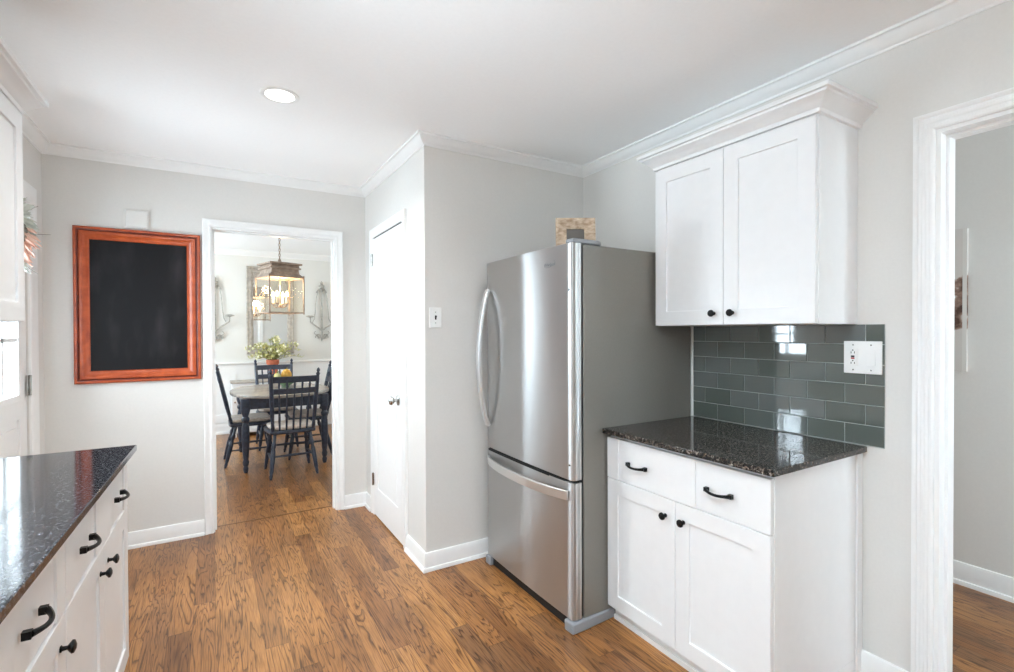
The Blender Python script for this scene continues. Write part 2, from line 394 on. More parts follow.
# ------------------------------------------------------------------ the rooms
XL, XR, XP, YP, YB, ZC = -0.86, 2.20, 1.037, 2.6375, 3.896, 2.483
YF = -2.60                                   # wall behind the viewer
YB2 = 4.026                                  # dining side of the back wall
DXL, DXR, DY = -1.60, 2.60, 7.60             # dining room
HX = 3.45                                    # hall wall
DO0, DO1, DOZ = -0.004, 0.808, 2.082           # doorway to the dining room
RD0, RD1, RDZ = -0.22, 0.712, 2.076          # doorway in the right wall
LD0, LD1, LDZ = 2.69, 3.62, 2.07             # glazed door in the left wall

def wall(name, m, plane, us, vs, hole, t, fn):
    return struct(MB().relief(us, vs, hole, t, fn).build(name, m, smooth=False))
struct(MB().box(-2.0, -3.0, -0.12, 4.2, 8.2, 0.0).build('floor', M['floor'], smooth=False))
struct(MB().box(-2.0, -3.0, ZC, 4.2, 8.2, ZC+0.12).build('ceiling', M['ceiling'], smooth=False))
def in_(a, lo, hi): return lo < a < hi
# back wall (X, Z): doorway to the dining room
struct(MB().relief([XL-0.13, DO0, DO1, XR], [0, DOZ, ZC], lambda u, v: None if in_(u, DO0, DO1) and v < DOZ else 0, YB2-YB, lambda u, v, d: (u, YB+d, v)).build('wall_back', M['wall'], smooth=False))
# pantry block: side with the closet door, and the front
struct(MB().relief([YP, YB], [0, ZC], lambda u, v: 0, 0.12, lambda u, v, d: (XP+d, u, v)).build('wall_pantry_side', M['wall'], smooth=False))
struct(MB().box(XP+0.12, YP, 0, XR, YP+0.12, ZC).build('wall_pantry_front', M['wall'], smooth=False))
# right wall (Y, Z)
struct(MB().relief([YF, RD0, RD1, YP+0.1], [0, RDZ, ZC], lambda u, v: None if in_(u, RD0, RD1) and v < RDZ else 0, 0.13, lambda u, v, d: (XR+d, u, v)).build('wall_right', M['wall'], smooth=False))
# left wall with glazed door and an unseen opening placed for the light
WY0, WY1, WZ0, WZ1 = -0.25, 1.05, 1.12, 2.1
struct(MB().relief([YF, WY0, WY1, LD0, LD1, YB], [0, WZ0, LDZ, WZ1, ZC],
    lambda u, v: None if (in_(u, WY0, WY1) and in_(v, WZ0, WZ1)) or (in_(u, LD0, LD1) and v < LDZ) else 0, 0.13, lambda u, v, d: (XL-d, u, v)).build('wall_left', M['wall'], smooth=False))
# wall behind the viewer with a wide opening added for the light
RW0, RW1 = -0.35, 0.95
struct(MB().relief([XL-0.13, RW0, RW1, XR+0.13], [0, 0.35, 2.2, ZC], lambda u, v: None if in_(u, RW0, RW1) and in_(v, 0.35, 2.2) else 0, 0.13, lambda u, v, d: (u, YF-d, v)).build('wall_rear', M['wall'], smooth=False))
# dining room
struct(MB().box(DXL-0.12, DY, 0, DXR+0.12, DY+0.12, ZC).build('wall_dining_back', M['dining_wall'], smooth=False))
struct(MB().relief([YB2-0.13, 5.45, 7.15, DY], [0, 0.8, 2.2, ZC], lambda u, v: None if in_(u, 5.45, 7.15) and in_(v, 0.8, 2.2) else 0, 0.12, lambda u, v, d: (DXL-d, u, v)).build('wall_dining_left', M['dining_wall'], smooth=False))
struct(MB().relief([YP+0.12, 5.1, 6.8, DY], [0, 0.8, 2.2, ZC], lambda u, v: None if in_(u, 5.1, 6.8) and in_(v, 0.8, 2.2) else 0, 0.12, lambda u, v, d: (DXR+d, u, v)).build('wall_dining_right', M['dining_wall'], smooth=False))
struct(MB().box(DXL, YB, 0, XL-0.13, YB2, ZC).build('wall_dining_front', M['dining_wall'], smooth=False))
# hall beyond the right doorway
struct(MB().box(HX, -1.7, 0, HX+0.12, 2.2, ZC).build('wall_hall_side', M['wall'], smooth=False))
struct(MB().box(XR+0.13, 2.08, 0, HX, 2.2, ZC).build('wall_hall_end', M['wall'], smooth=False))
struct(MB().relief([XR+0.13, 2.45, 3.3, HX], [0, 0.8, 2.2, ZC], lambda u, v: None if in_(u, 2.45, 3.3) and in_(v, 0.8, 2.2) else 0, 0.12, lambda u, v, d: (u, -1.58-d, v)).build('wall_hall_front', M['wall'], smooth=False))
# ground outdoors
struct(MB().box(-14, -14, -0.3, 16, 20, -0.16).build('ground', M['concrete'], smooth=False))

# unseen windows added as openings for the lamps outside
def unseen_window(name, us, vs, fn):
    d = 0.05
    a, b = us; c, e = vs; mb = MB()
    mu = (a+b)/2; mv = (c+e)/2; f = 0.05; k = 0.02
    mb.relief([a, a+f, mu-k, mu+k, b-f, b], [c, c+f, mv-k, mv+k, e-f, e],
        lambda u, v: None if (in_(u, a+f, mu-k) or in_(u, mu+k, b-f)) and (in_(v, c+f, mv-k) or in_(v, mv+k, e-f)) else 0, d, fn)
    o = struct(mb.build(name, M['trim'], smooth=False))
    MB().prism([(a+f, c+f), (b-f, c+f), (b-f, e-f), (a+f, e-f)], 0.022, 0.028, fn).build('pane', M['pane'], o, smooth=False)
unseen_window('unseen_window_1', (WY0, WY1), (WZ0, WZ1), lambda u, v, d: (XL-0.04-d, u, v))
unseen_window('unseen_window_2', (RW0, RW1), (0.35, 2.2), lambda u, v, d: (u, YF-0.04-d, v))
unseen_window('unseen_window_3', (5.45, 7.15), (0.8, 2.2), lambda u, v, d: (DXL-0.04-d, u, v))
unseen_window('unseen_window_4', (5.1, 6.8), (0.8, 2.2), lambda u, v, d: (DXR+0.04+d, u, v))
unseen_window('unseen_window_5', (2.45, 3.3), (0.8, 2.2), lambda u, v, d: (u, -1.62-d, v))

# crown mouldings: (distance from wall, height)
def crown_prof(k=1.0, zc=ZC):
    return [(0, zc), (0, zc-0.058*k), (0.006, zc-0.058*k), (0.009, zc-0.050*k), (0.016, zc-0.046*k), (0.030, zc-0.034*k), (0.040, zc-0.018*k), (0.046, zc-0.012*k), (0.056, zc-0.010*k), (0.056, zc)]
ID = lambda u, v, h: (u, v, h)
struct(MB().sweep([(XR, YF), (XR, YP), (XP, YP), (XP, YB), (XL, YB), (XL, YF)], crown_prof(), ID).build('trim_1', M['trim'], angle=25))
struct(MB().sweep([(XP, YB2), (DXR, YB2)][::-1] and [(DXR, YB2), (DXR, DY), (DXL, DY), (DXL, YB2)], [(a*1.25, ZC-(ZC-b)*1.25) for a, b in crown_prof()], ID).build('trim_2', M['trim'], angle=25))
# baseboards
BP = [(0, 0), (0.026, 0), (0.026, 0.010), (0.022, 0.019), (0.014, 0.021), (0.014, 0.088), (0.008, 0.101), (0, 0.103)]
DC0, DC1 = DO0-0.055, DO1+0.055              # outer edges of the dining doorway casing
PD0, PD1, PDZ = 2.998, 3.652, 2.068          # pantry door
PC0, PC1 = PD0-0.055, PD1+0.075
struct(MB().sweep([(DC0, YB), (XL, YB)], BP, ID).build('baseboard_back', M['trim'], angle=25))
struct(MB().sweep([(XP, PC1), (XP, YB), (DC1, YB)], BP, ID).build('baseboard_corner', M['trim'], angle=25))
struct(MB().sweep([(XR, YP), (XP, YP), (XP, PC0)], BP, ID).build('baseboard_pantry', M['trim'], angle=25))
struct(MB().sweep([(XR, 0.778), (XR, 0.942)], BP, ID).build('baseboard_right', M['trim'], angle=25))
struct(MB().sweep([(XR, YF), (XR, RD0-0.078)], BP, ID).build('baseboard_right_rear', M['trim'], angle=25))
struct(MB().sweep([(HX, -1.58), (HX, 2.08), (XR+0.13, 2.08)], [(a, b*1.15) for a, b in BP], ID).build('baseboard_hall', M['trim'], angle=25))
struct(MB().sweep([(DXR, YB2), (DXR, DY), (DXL, DY), (DXL, YB2)], [(a, b*1.5) for a, b in BP], ID).build('baseboard_dining', M['trim'], angle=25))

# door casings: swept up one side, over the head and down the other; w = stand-off from the wall
def casing(name, a, b, top, wid, fn, fluted=False):
    if fluted:
        pr = [(0, 0), (0, 0.010), (0.005, 0.014), (0.012, 0.014), (0.015, 0.010), (0.023, 0.010), (0.026, 0.013), (0.034, 0.013), (0.037, 0.010), (0.046, 0.010), (0.049, 0.015), (0.056, 0.019), (wid, 0.019), (wid, 0)]
    else:
        pr = [(0, 0), (0, 0.010), (0.008, 0.014), (0.020, 0.012), (wid*0.55, 0.014), (wid*0.72, 0.019), (wid*0.9, 0.021), (wid, 0.019), (wid, 0)]
    return struct(MB().sweep([(a, 0.0), (a, top), (b, top), (b, 0.0)], pr, fn).build(name, M['trim'], angle=20))
# travel up, over, down: left of travel = outside of the opening
casing('trim_3', DO0, DO1, DOZ, 0.053, lambda u, v, h: (u, YB-h, v))
casing('trim_4', DO0, DO1, DOZ, 0.074, lambda u, v, h: (u, YB2+h, v))
casing('trim_5', RD0, RD1, RDZ, 0.060, lambda u, v, h: (XR-h, u, v), True)
casing('trim_6', RD0, RD1, RDZ, 0.064, lambda u, v, h: (XR+0.13+h, u, v), True)
casing('trim_7', PD0, PD1, PDZ, 0.062, lambda u, v, h: (XP-h, u, v))
casing('trim_8', LD0, LD1, LDZ, 0.100, lambda u, v, h: (XL+h, u, v))
# jamb liners
def liner(name, a, b, top, fn, w0, w1, t=0.014):
    mb = MB().sweep([(a, 0.0), (a, top), (b, top), (b, 0.0)], [(0, w0), (-t, w0), (-t, w0+0.045), (-t-0.010, w0+0.045), (-t-0.010, w0+0.08), (-t, w0+0.08), (-t, w1), (0, w1)], fn)
    return struct(mb.build(name, M['trim'], smooth=False))
liner('trim_9', DO0, DO1, DOZ, lambda u, v, h: (u, YB+h, v), 0, 0.13, 0.008)
liner('trim_10', RD0, RD1, RDZ, lambda u, v, h: (XR+h, u, v), 0, 0.13)
# wainscot and chair rail in the dining room
struct(MB().relief([DXL, -0.86, -0.76, 0.16, 0.26, 1.18, 1.28, 2.2, DXR], [0.15, 0.26, 0.80, 0.90],
    lambda u, v: 0.010 if in_(v, 0.26, 0.80) and (in_(u, -0.76, 0.16) or in_(u, 0.26, 1.18) or in_(u, 1.28, 2.2)) else 0, 0.014, lambda u, v, d: (u, DY-0.016+d, v)).build('trim_11', M['trim'], smooth=False))
struct(MB().sweep([(DXR, YB2), (DXR, DY), (DXL, DY), (DXL, YB2)], [(0, 0.90), (0.018, 0.90), (0.022, 0.925), (0.040, 0.94), (0.040, 0.958), (0, 0.962)], ID).build('trim_12', M['trim'], angle=20))

# ---- door_1: glazed door in the left wall (hinged on its far edge)
g0, g1, gz0, gz1 = 2.80, 3.485, 1.03, 1.935
def d1(u, v):
    if in_(u, g0, g1) and in_(v, gz0, gz1):
        return None
    if in_(v, 0.28, 0.88) and (in_(u, 2.83, 3.11) or in_(u, 3.18, 3.46)): return 0.004
    if in_(v, 0.24, 0.92) and (in_(u, 2.79, 3.15) or in_(u, 3.14, 3.50)): return 0.010
    return 0.0
fn1 = lambda u, v, d: (XL-0.008-d, u, v)
door1 = struct(MB().relief([LD0+0.004, 2.79, 2.80, 2.83, 3.11, 3.14, 3.15, 3.18, 3.46, 3.485, 3.50, LD1-0.004], [0.008, 0.24, 0.28, 0.88, 0.92, gz0, gz1, LDZ-0.004], d1, 0.042, fn1).build('door_1', M['trim'], smooth=False))
mb = MB()
mb.sweep([(g0, gz0), (g0, gz1), (g1, gz1), (g1, gz0)], [(0.012, 0), (0.012, -0.010), (-0.018, -0.006), (-0.018, 0.04), (0.012, 0.04)], lambda u, v, h: fn1(u, v, h), True)
for k in (1, 2):
    y = g0+(g1-g0)*k/3; z = gz0+(gz1-gz0)*k/3
    mb.box(XL-0.05, y-0.010, gz0+0.01, XL-0.006, y+0.010, gz1-0.01); mb.box(XL-0.05, g0+0.01, z-0.010, XL-0.006, g1-0.01, z+0.010)
mb.build('muntin_grid', M['trim'], door1, smooth=False)
MB().box(XL-0.032, g0, gz0, XL-0.026, g1, gz1).build('pane', M['pane'], door1, smooth=False)
for z in (0.25, 1.085, 1.83):
    MB().box(XL-0.004, LD1-0.034, z-0.055, XL+0.004, LD1-0.002, z+0.055).turned((XL+0.006, LD1-0.003, z-0.056), (XL+0.006, LD1-0.003, z+0.056), [(0, .007), (1, .007)], 10).build('hinge', M['chrome'], door1, 0.001)
MB().turned((XL-0.008, LD0+0.07, 0.98), (XL+0.055, LD0+0.07, 0.98), [(0, .032), (.12, .032), (.16, .012), (.5, .012), (.62, .024), (.85, .027), (1, .016)], 16).build('door_knob', M['chrome'], door1)
struct(MB().box(DO0+0.02, YB2-0.030, 0.0, DO1-0.02, YB2-0.014, 0.0012).build('trim_15', mat('dark_oak_seam', (122, 86, 54), 0.4), smooth=False))
struct(MB().box(XL-0.13, LD0, 0, XL, LD1, 0.006).build('trim_13', M['chrome'], smooth=False))

# ---- door_2: two-panel pantry door
def d2(u, v):
    for a, b in ((0.22, 0.86), (1.05, 1.93)):
        if in_(u, 3.13, 3.52) and in_(v, a+0.03, b-0.03): return 0.003
        if in_(u, 3.10, 3.55) and in_(v, a, b): return 0.010
    return 0.0
fn2 = lambda u, v, d: (XP-0.006+d, u, v)
door2 = struct(MB().relief([PD0+0.004, 3.10, 3.13, 3.52, 3.55, PD1-0.004], [0.012, 0.22, 0.25, 0.83, 0.86, 1.05, 1.08, 1.90, 1.93, PDZ-0.014], d2, 0.005+0.02, lambda u, v, d: (XP-0.012+d*0.45, u, v)).build('door_2', M['trim'], smooth=False))
struct(MB().box(XP-0.0012, PD0, 0.0, XP-0.0004, PD1, PDZ).build('trim_14', M['dark_slot'], smooth=False))
MB().turned((XP-0.012, 3.075, 0.925), (XP-0.075, 3.075, 0.925), [(0, .033), (.10, .033), (.18, .012), (.45, .011), (.55, .022), (.75, .029), (.92, .025), (1, .010)], 20).build('door_knob', M['chrome'], door2)
for z in (0.27, 1.90):
    MB().box(XP-0.016, PD1-0.012, z-0.045, XP-0.013, PD1+0.012, z+0.045).turned((XP-0.020, PD1, z-0.046), (XP-0.020, PD1, z+0.046), [(0, .007), (1, .007)], 10).build('hinge', M['chrome'], door2, 0.001)

# ------------------------------------------------------------------ cabinets (local: x along the width, front faces -y, z up)
def shaker(mb, x0, x1, z0, z1, st, rec, t=0.02, y=0.0):
    return mb.relief([x0, x0+st, x1-st, x1], [z0, z0+st, z1-st, z1], lambda u, v: rec if in_(u, x0+st, x1-st) and in_(v, z0+st, z1-st) else 0, t, lambda u, v, d: (u, y+d, v))
def knob(parent, x, z, y=0.0):
    return MB().turned((x, y+0.001, z), (x, y-0.030, z), [(0, .0075), (.10, .0085), (.16, .0055), (.45, .0048), (.58, .010), (.74, .0155), (.88, .0145), (1, .006)], 16).build('knob', M['black'], parent, local=True)
def pull(parent, x, z, y=0.0, half=0.05):
    mb = MB()
    for s in (-1, 1): mb.box(x+s*half-0.007, y-0.014, z-0.008, x+s*half+0.007, y+0.001, z+0.008)
    pts = [(x+half*k/6, y-0.012-0.018*(1-(k/6)**2), z-0.004*(1-(k/6)**2)) for k in range(-6, 7)]
    mb.tube(pts, [0.0052+0.0022*abs(k/6)**3 for k in range(-6, 7)], 10)
    return mb.build('pull', M['black'], parent, local=True, weld=False)
def base_cabinet(name, loc, rz, wid, depth, label, doors, drawer_panels, pulls, cat='cabinet', group=None, z_top=0.89):
    t = thing(name, loc, label, cat, group, rz); h = wid/2
    MB().box(-h, 0.022, 0.075, h, depth, z_top).build('carcass', M['cabinet'], t, 0.001, local=True)
    MB().box(-h, 0.050, 0.0, h, depth, 0.074).box(-h, 0.040, 0.0, h, 0.0495, 0.022).build('toe_kick', M['cabinet'], t, 0.002, local=True)
    g = 0.0018; z0, z1 = 0.685, 0.872
    us = [-h+g] + [p for pr in drawer_panels for p in pr] + [h-g]
    dr = MB().relief(us, [z0, z1-1e-4, z1], lambda u, v: 0.006 if any(in_(u, a, b) for a, b in drawer_panels) and v < z1-1e-4 else 0, 0.02, lambda u, v, d: (u, d, v)).build('drawer', M['cabinet'], t, 0.0012, local=True)
    for x in pulls: pull(dr, x, (z0+z1)/2-0.004)
    for (a, b, kx) in doors:
        d = shaker(MB(), a+g, b-g, 0.080, z0-0.004, 0.066, 0.008).build('door', M['cabinet'], t, 0.0015, local=True)
        knob(d, kx, 0.612)
    return t
right_base = base_cabinet('base_cabinet', (1.587, 1.338, 0), R(-90), 0.790, 0.588,
    'white shaker base cabinet between the steel refrigerator and the right doorway', [(-.395, 0.0, -.048), (0.0, .395, .042)], [(-.325, -.10), (.095, .325)], [-.205, .20])
# edge strip where the end panel meets the wall
MB().box(0.395, 0.570, 0.0, 0.404, 0.609, 0.888).box(-0.395, 0.588, 0.0, 0.395, 0.609, 0.888).build('scribe_strip', M['cabinet'], right_base, 0.002, local=True)

# right worktop
def worktop(name, poly, z0, z1, m, label):
    o = MB().prism(poly, z0, z1).build(name, m, None, 0.003, seg=3)
    return tag(o, label, 'countertop')
CT0, CT1 = 0.8905, 0.914
worktop('countertop', [(1.558, 0.9165), (2.1905, 0.9165), (2.1905, 1.7360), (1.558, 1.7360)], CT0, CT1, M['granite'], 'speckled black granite countertop on the white cabinet beside the refrigerator')

# left run, its front turned a little
SL = math.atan(0.025)
def Lfront(y, off=0.0): return -0.268 - 0.025*(2.47-y) + off
la = 1.60
yA = (la+2.445)/2
left_far = base_cabinet('base_cabinet', (Lfront(yA, -0.028), yA, 0), R(90)+0, 0.845, 0.50,
    'white shaker base cabinet at the far end of the left countertop', [(-.4225, 0.0, -.055), (0.0, .4225, .055)], [(-.355, -.10), (.10, .355)], [-.23, .23], z_top=0.889)
left_far.rotation_euler.z = R(90)-SL
yB = (1.10+la)/2
left_near = base_cabinet('base_cabinet', (Lfront(yB, -0.028), yB, 0), R(90)-SL, 0.498, 0.50,
    'white shaker base cabinet under the near end of the left countertop', [(-.249, .249, .20)], [(-.18, .18)], [0.01], z_top=0.889)
worktop('countertop', [(Lfront(2.475), 2.475), (XL+0.004, 2.475), (XL+0.004, 1.085), (Lfront(1.085), 1.085)], CT0, CT1, M['granite_left'], 'long dark granite countertop on the left wall below the glazed door')

def wall_cabinet(loc, rz, wid, depth, hgt, label, knob_z, near_end):
    t = thing('wall_cabinet', loc, label, 'cabinet', None, rz); h = wid/2
    MB().box(-h, 0.021, 0.0, h, depth, hgt).build('carcass', M['cabinet'], t, 0.001, local=True)
    g = 0.0016
    for a, b, kx in ((-h, 0, -0.045), (0, h, 0.045)):
        d = shaker(MB(), a+g, b-g, 0.002, hgt-0.014, 0.066, 0.008).build('door', M['cabinet'], t, 0.0015, local=True)
        knob(d, kx, 0.052)
    pr = [(0, -0.006), (-0.012, -0.006), (-0.014, 0.008), (-0.030, 0.022), (-0.048, 0.040), (-0.056, 0.044), (-0.058, 0.052), (-0.068, 0.054), (-0.070, 0.068), (0, 0.068)]
    MB().sweep([(-h, depth), (-h, 0.012), (h, 0.012), (h, depth)], pr, lambda u, v, w_: (u, v, hgt+w_)).build('crown', M['cabinet'], t, angle=20, local=True)
    return t
wall_cabinet((1.890, 1.3364, 1.392), R(-90), 0.758, 0.309, 0.7765, 'white two-door wall cabinet above the glass tile backsplash', 0.05, 1)
wall_cabinet((-0.585, 1.93, 1.408), R(90), 1.00, 0.274, 0.762, 'white wall cabinet on the left wall above the long dark countertop', 0.05, 1)

# ------------------------------------------------------------------ backsplash
BS0, BS1, BZ0, BZ1 = 0.862, 1.7265, 0.9145, 1.3905
bs = thing('backsplash', (XR-0.006, (BS0+BS1)/2, BZ0), 'grey-green glass subway tile backsplash above the right countertop', 'backsplash')
MB().box(XR-0.0055, BS0, BZ0, XR-0.0002, BS1, BZ1).build('grout_bed', M['grout'], bs, smooth=False)
mb = MB(); th, tw, gp = 0.0793, 0.1460, 0.0034
rows = math.ceil((BZ1-BZ0)/th)
for r in range(rows):
    z1 = BZ1 - r*th; z0 = max(BZ0+0.001, z1-th+gp)
    if z1-z0 < 0.008: continue
    y = BS1 - (0.5*tw if r % 2 == 0 else 0.25*tw) + tw*0.5
    y = BS1 + (0.0 if r % 2 else -0.5*tw) + tw
    while y > BS0:
        a, b = max(BS0, y-tw+gp), min(BS1-0.001, y)
        if b-a > 0.008:
            t1, t2 = random.uniform(-1, 1)*0.0006, random.uniform(-1, 1)*0.0005
            f = XR-0.0095; e = 0.0012
            P = [(f-t1-t2, a+e, z0+e), (f+t1-t2, b-e, z0+e), (f+t1+t2, b-e, z1-e), (f-t1+t2, a+e, z1-e)]
            Q = [(XR-0.008, a, z0), (XR-0.008, b, z0), (XR-0.008, b, z1), (XR-0.008, a, z1)]
            W = [(XR-0.005, a, z0), (XR-0.005, b, z0), (XR-0.005, b, z1), (XR-0.005, a, z1)]
            mb.add(P+Q+W, [(0, 1, 2, 3)] + [(i, 4+i, 4+(i+1) % 4, (i+1) % 4) for i in range(4)] + [(4+i, 8+i, 8+(i+1) % 4, 4+(i+1) % 4) for i in range(4)])
        y -= tw
mb.build('tiles', M['tile'], bs, smooth=False)
MB().box(XR-0.016, BS1, BZ0, XR-0.0002, BS1+0.0085, BZ1).build('end_trim', M['white_plastic'], bs, 0.001)

# ------------------------------------------------------------------ electrical plates
t = thing('outlet_plate', (XR-0.0125, 0.932, 1.262), 'white double wall plate with outlet and rocker switch on the tiles', 'outlet')
X0 = XR-0.0115
MB().box(X0-0.006, 0.866, 1.197, X0, 0.998, 1.325).build('plate', M['white_plastic'], t, 0.002)
o = MB().box(X0-0.0085, 0.947, 1.227, X0-0.005, 0.981, 1.294).build('receptacle', M['white_plastic'], t, 0.001)
mb = MB()
for z in (1.2385, 1.2800):
    mb = MB()
    for dy in (-0.006, 0.006): mb.box(X0-0.0092, 0.964+dy-0.0011, z-0.004, X0-0.0084, 0.964+dy+0.0011, z+0.004)
    mb.turned((X0-0.0092, 0.964, z+0.009), (X0-0.0084, 0.964, z+0.009), [(0, .0026), (1, .0026)], 10)
    mb.build('socket_slots', M['dark_slot'], o, smooth=False)
MB().box(X0-0.0105, 0.958, 1.261, X0-0.0084, 0.970, 1.268).build('test_button', M['dark_slot'], o, smooth=False)
MB().box(X0-0.0105, 0.958, 1.254, X0-0.0084, 0.970, 1.260).build('reset_button', M['red_button'], o, smooth=False)
MB().prism([(X0-0.005, 1.229), (X0-0.011, 1.229), (X0-0.007, 1.292), (X0-0.005, 1.292)], 0.886, 0.918, lambda a, b, c: (a, c, b)).build('rocker', M['white_plastic'], t, 0.0008)
for y in (0.902, 0.964):
    for z in (1.212, 1.310): MB().turned((X0-0.005, y, z), (X0-0.0070, y, z), [(0, .003), (.7, .003), (1, .002)], 10).build('screw', M['chrome'], t)

t = thing('light_switch', (1.099, YP-0.0005, 1.45), 'small white switch plate on the pantry wall left of the refrigerator', 'switch')
MB().box(1.062, YP-0.007, 1.391, 1.136, YP-0.0005, 1.507).build('plate', M['white_plastic'], t, 0.002)
MB().box(1.095, YP-0.009, 1.437, 1.104, YP-0.0065, 1.461).prism([(YP-0.008, 1.443), (YP-0.020, 1.452), (YP-0.019, 1.459), (YP-0.008, 1.455)], 1.096, 1.102, lambda a, b, c: (c, a, b)).build('toggle', M['dark_slot'], t, 0.0005)
for z in (1.418, 1.480): MB().turned((1.099, YP-0.006, z), (1.099, YP-0.0085, z), [(0, .003), (.7, .003), (1, .002)], 10).build('screw', M['chrome'], t)

tag(MB().relief([-0.474, -0.466, -0.354, -0.346], [2.03, 2.038, 2.140, 2.148], lambda u, v: 0.0 if in_(u, -0.466, -0.354) and in_(v, 2.038, 2.140) else 0.006, 0.022, lambda u, v, d: (u, YB-0.0225+d, v)).build('wall_cover', M['wall'], None, 0.002),
    'blank wall-coloured cover box above the chalkboard', 'cover')

# ------------------------------------------------------------------ chalkboard
cb = thing('chalkboard', (-0.394, YB-0.02, 1.058), 'black chalkboard in a reddish cherry frame on the back wall', 'chalkboard')
c0, c1, cz0, cz1 = -0.719, -0.069, 1.057, 2.016
FT = YB-0.0005
MB().sweep([(c0, cz0), (c1, cz0), (c1, cz1), (c0, cz1)], [(0, 0), (0, 0.024), (0.006, 0.030), (0.016, 0.030), (0.022, 0.026), (0.030, 0.034), (0.044, 0.034), (0.062, 0.020), (0.070, 0.018), (0.076, 0.012), (0.076, 0)], lambda u, v, h: (u, FT-h, v), True).build('frame', M['cherry'], cb, angle=25)
MB().sweep([(c0+0.0155, cz0+0.0155), (c1-0.0155, cz0+0.0155), (c1-0.0155, cz1-0.0155), (c0+0.0155, cz1-0.0155)], [(0, 0.0296), (0.0055, 0.0265), (0.012, 0.033), (0.012, 0.034), (0.0055, 0.0285), (0, 0.0305)], lambda u, v, h: (u, FT-h, v), True).build('frame_groove', M['cherry_dark'], cb, angle=25)
MB().box(c0+0.07, FT-0.011, cz0+0.07, c1-0.07, FT-0.002, cz1-0.07).build('slate', M['chalk'], cb, smooth=False)

# ------------------------------------------------------------------ recessed light
dl = thing('recessed_light', (0.279, 2.535, ZC), 'round recessed light glowing in the white ceiling', 'ceiling light')
cx, cy = 0.279, 2.535
mb = MB(); ring = [(0.062, 0.0), (0.064, -0.004), (0.074, -0.006), (0.084, -0.003), (0.085, 0.0)]; n = 40; vs = []; fs = []
for r_, z_ in ring:
    for i in range(n): vs.append((cx+r_*cos(2*pi*i/n), cy+r_*sin(2*pi*i/n), ZC-0.0004+z_))
for k in range(len(ring)-1):
    for i in range(n): fs.append((k*n+i, k*n+(i+1) % n, (k+1)*n+(i+1) % n, (k+1)*n+i))
mb.add(vs, fs).build('trim_ring', M['white_plastic'], dl)
MB().turned((cx, cy, ZC-0.0004), (cx, cy, ZC-0.006), [(0, .0635), (.5, .0635), (1, .056)], 40).build('lens', M['downlight'], dl)
sp = bpy.data.lights.new('recessed_beam', 'AREA'); sp.shape = 'DISK'; sp.size = 0.11; sp.energy = 9; sp.color = (1.0, 0.95, 0.88); sp.spread = R(140)
so = bpy.data.objects.new('recessed_beam', sp); COL.objects.link(so); so.location = (cx, cy, ZC-0.012)

# ------------------------------------------------------------------ refrigerator
fr = thing('refrigerator', (1.76, 2.14, 0), 'stainless steel bottom-freezer refrigerator in the corner beside the pantry wall', 'refrigerator')
FY0, FY1, FX = 1.737, 2.546, 1.385
MB().box(FX+0.066, FY0+0.004, 0.035, 2.186, FY1-0.004, 1.765).build('cabinet_shell', M['fridge_side'], fr, 0.004)
MB().box(FX+0.052, FY0+0.008, 0.06, FX+0.068, FY1-0.008, 1.758).build('gasket', M['gasket'], fr, smooth=False)
def bowed(y0, y1, bulge=0.006, x=FX, back=0.052, n=24):
    pts = []
    r_ = 0.014
    for k in range(n+1):
        y = y0 + r_ + (y1-y0-2*r_)*k/n; s_ = (2*k/n-1)
        pts.append((x - bulge*(1-s_*s_), y))
    pts = [(x+back, y0), (x+r_, y0), (x+r_*0.3, y0+r_*0.3)] + pts + [(x+r_*0.3, y1-r_*0.3), (x+r_, y1), (x+back, y1)]
    return pts
door = MB().prism(bowed(FY0, FY1), 0.690, 1.768).build('door', M['steel'], fr, 0.002, angle=30)
frz = MB().prism(bowed(FY0, FY1), 0.055, 0.678).build('freezer_drawer', M['steel'], fr, 0.002, angle=30)
# edge strips on the hinge side of both doors
for d_, a, b in ((door, 0.692, 1.766), (frz, 0.057, 0.676)):
    MB().box(FX+0.016, FY0-0.0025, a, FX+0.024, FY0+0.001, b).box(FX+0.040, FY0-0.0025, a, FX+0.046, FY0+0.001, b).build('edge_strip', M['steel_handle'], d_, 0.0008)
# upper handle: bowed vertical bar by the far edge
pts = []
for k in range(25):
    s_ = 2*k/24-1; pts.append((FX-0.010-0.062*(1-s_*s_)**0.8, FY1-0.040, 1.215+0.395*s_))
MB().tube(pts, 0.0, flat=(0.036, 0.020, (1, 0, 0))).build('handle', M['steel_handle'], door, 0.004, angle=50)
# freezer handle: wide flat bar bowed outward, with the dark finger recess above
pts = []
for k in range(25):
    s_ = 2*k/24-1; pts.append((FX-0.008-0.056*(1-s_*s_)**0.8, (FY0+FY1)/2-0.004+0.375*s_, 0.622))
MB().tube(pts, 0.0, flat=(0.012, 0.044, (0, 0, 1))).build('handle', M['steel_handle'], frz, 0.003, angle=50)
MB().prism([(x-0.0008, y) for x, y in bowed(FY0+0.05, FY1-0.01)], 0.672, 0.6795).build('finger_recess', M['gasket'], frz, smooth=False)
MB().prism([(x+0.012, y) for x, y in bowed(FY0+0.004, FY1-0.004, back=0.03)], 0.6785, 0.6895).build('door_seal', M['gasket'], fr, smooth=False)
for z in (0.76, 1.555): MB().turned((FX-0.004, FY0+0.022, z), (FX+0.004, FY0+0.022, z), [(0, .004), (.3, .005), (1, .005)], 10).build('plug', M['dark_slot'], door)
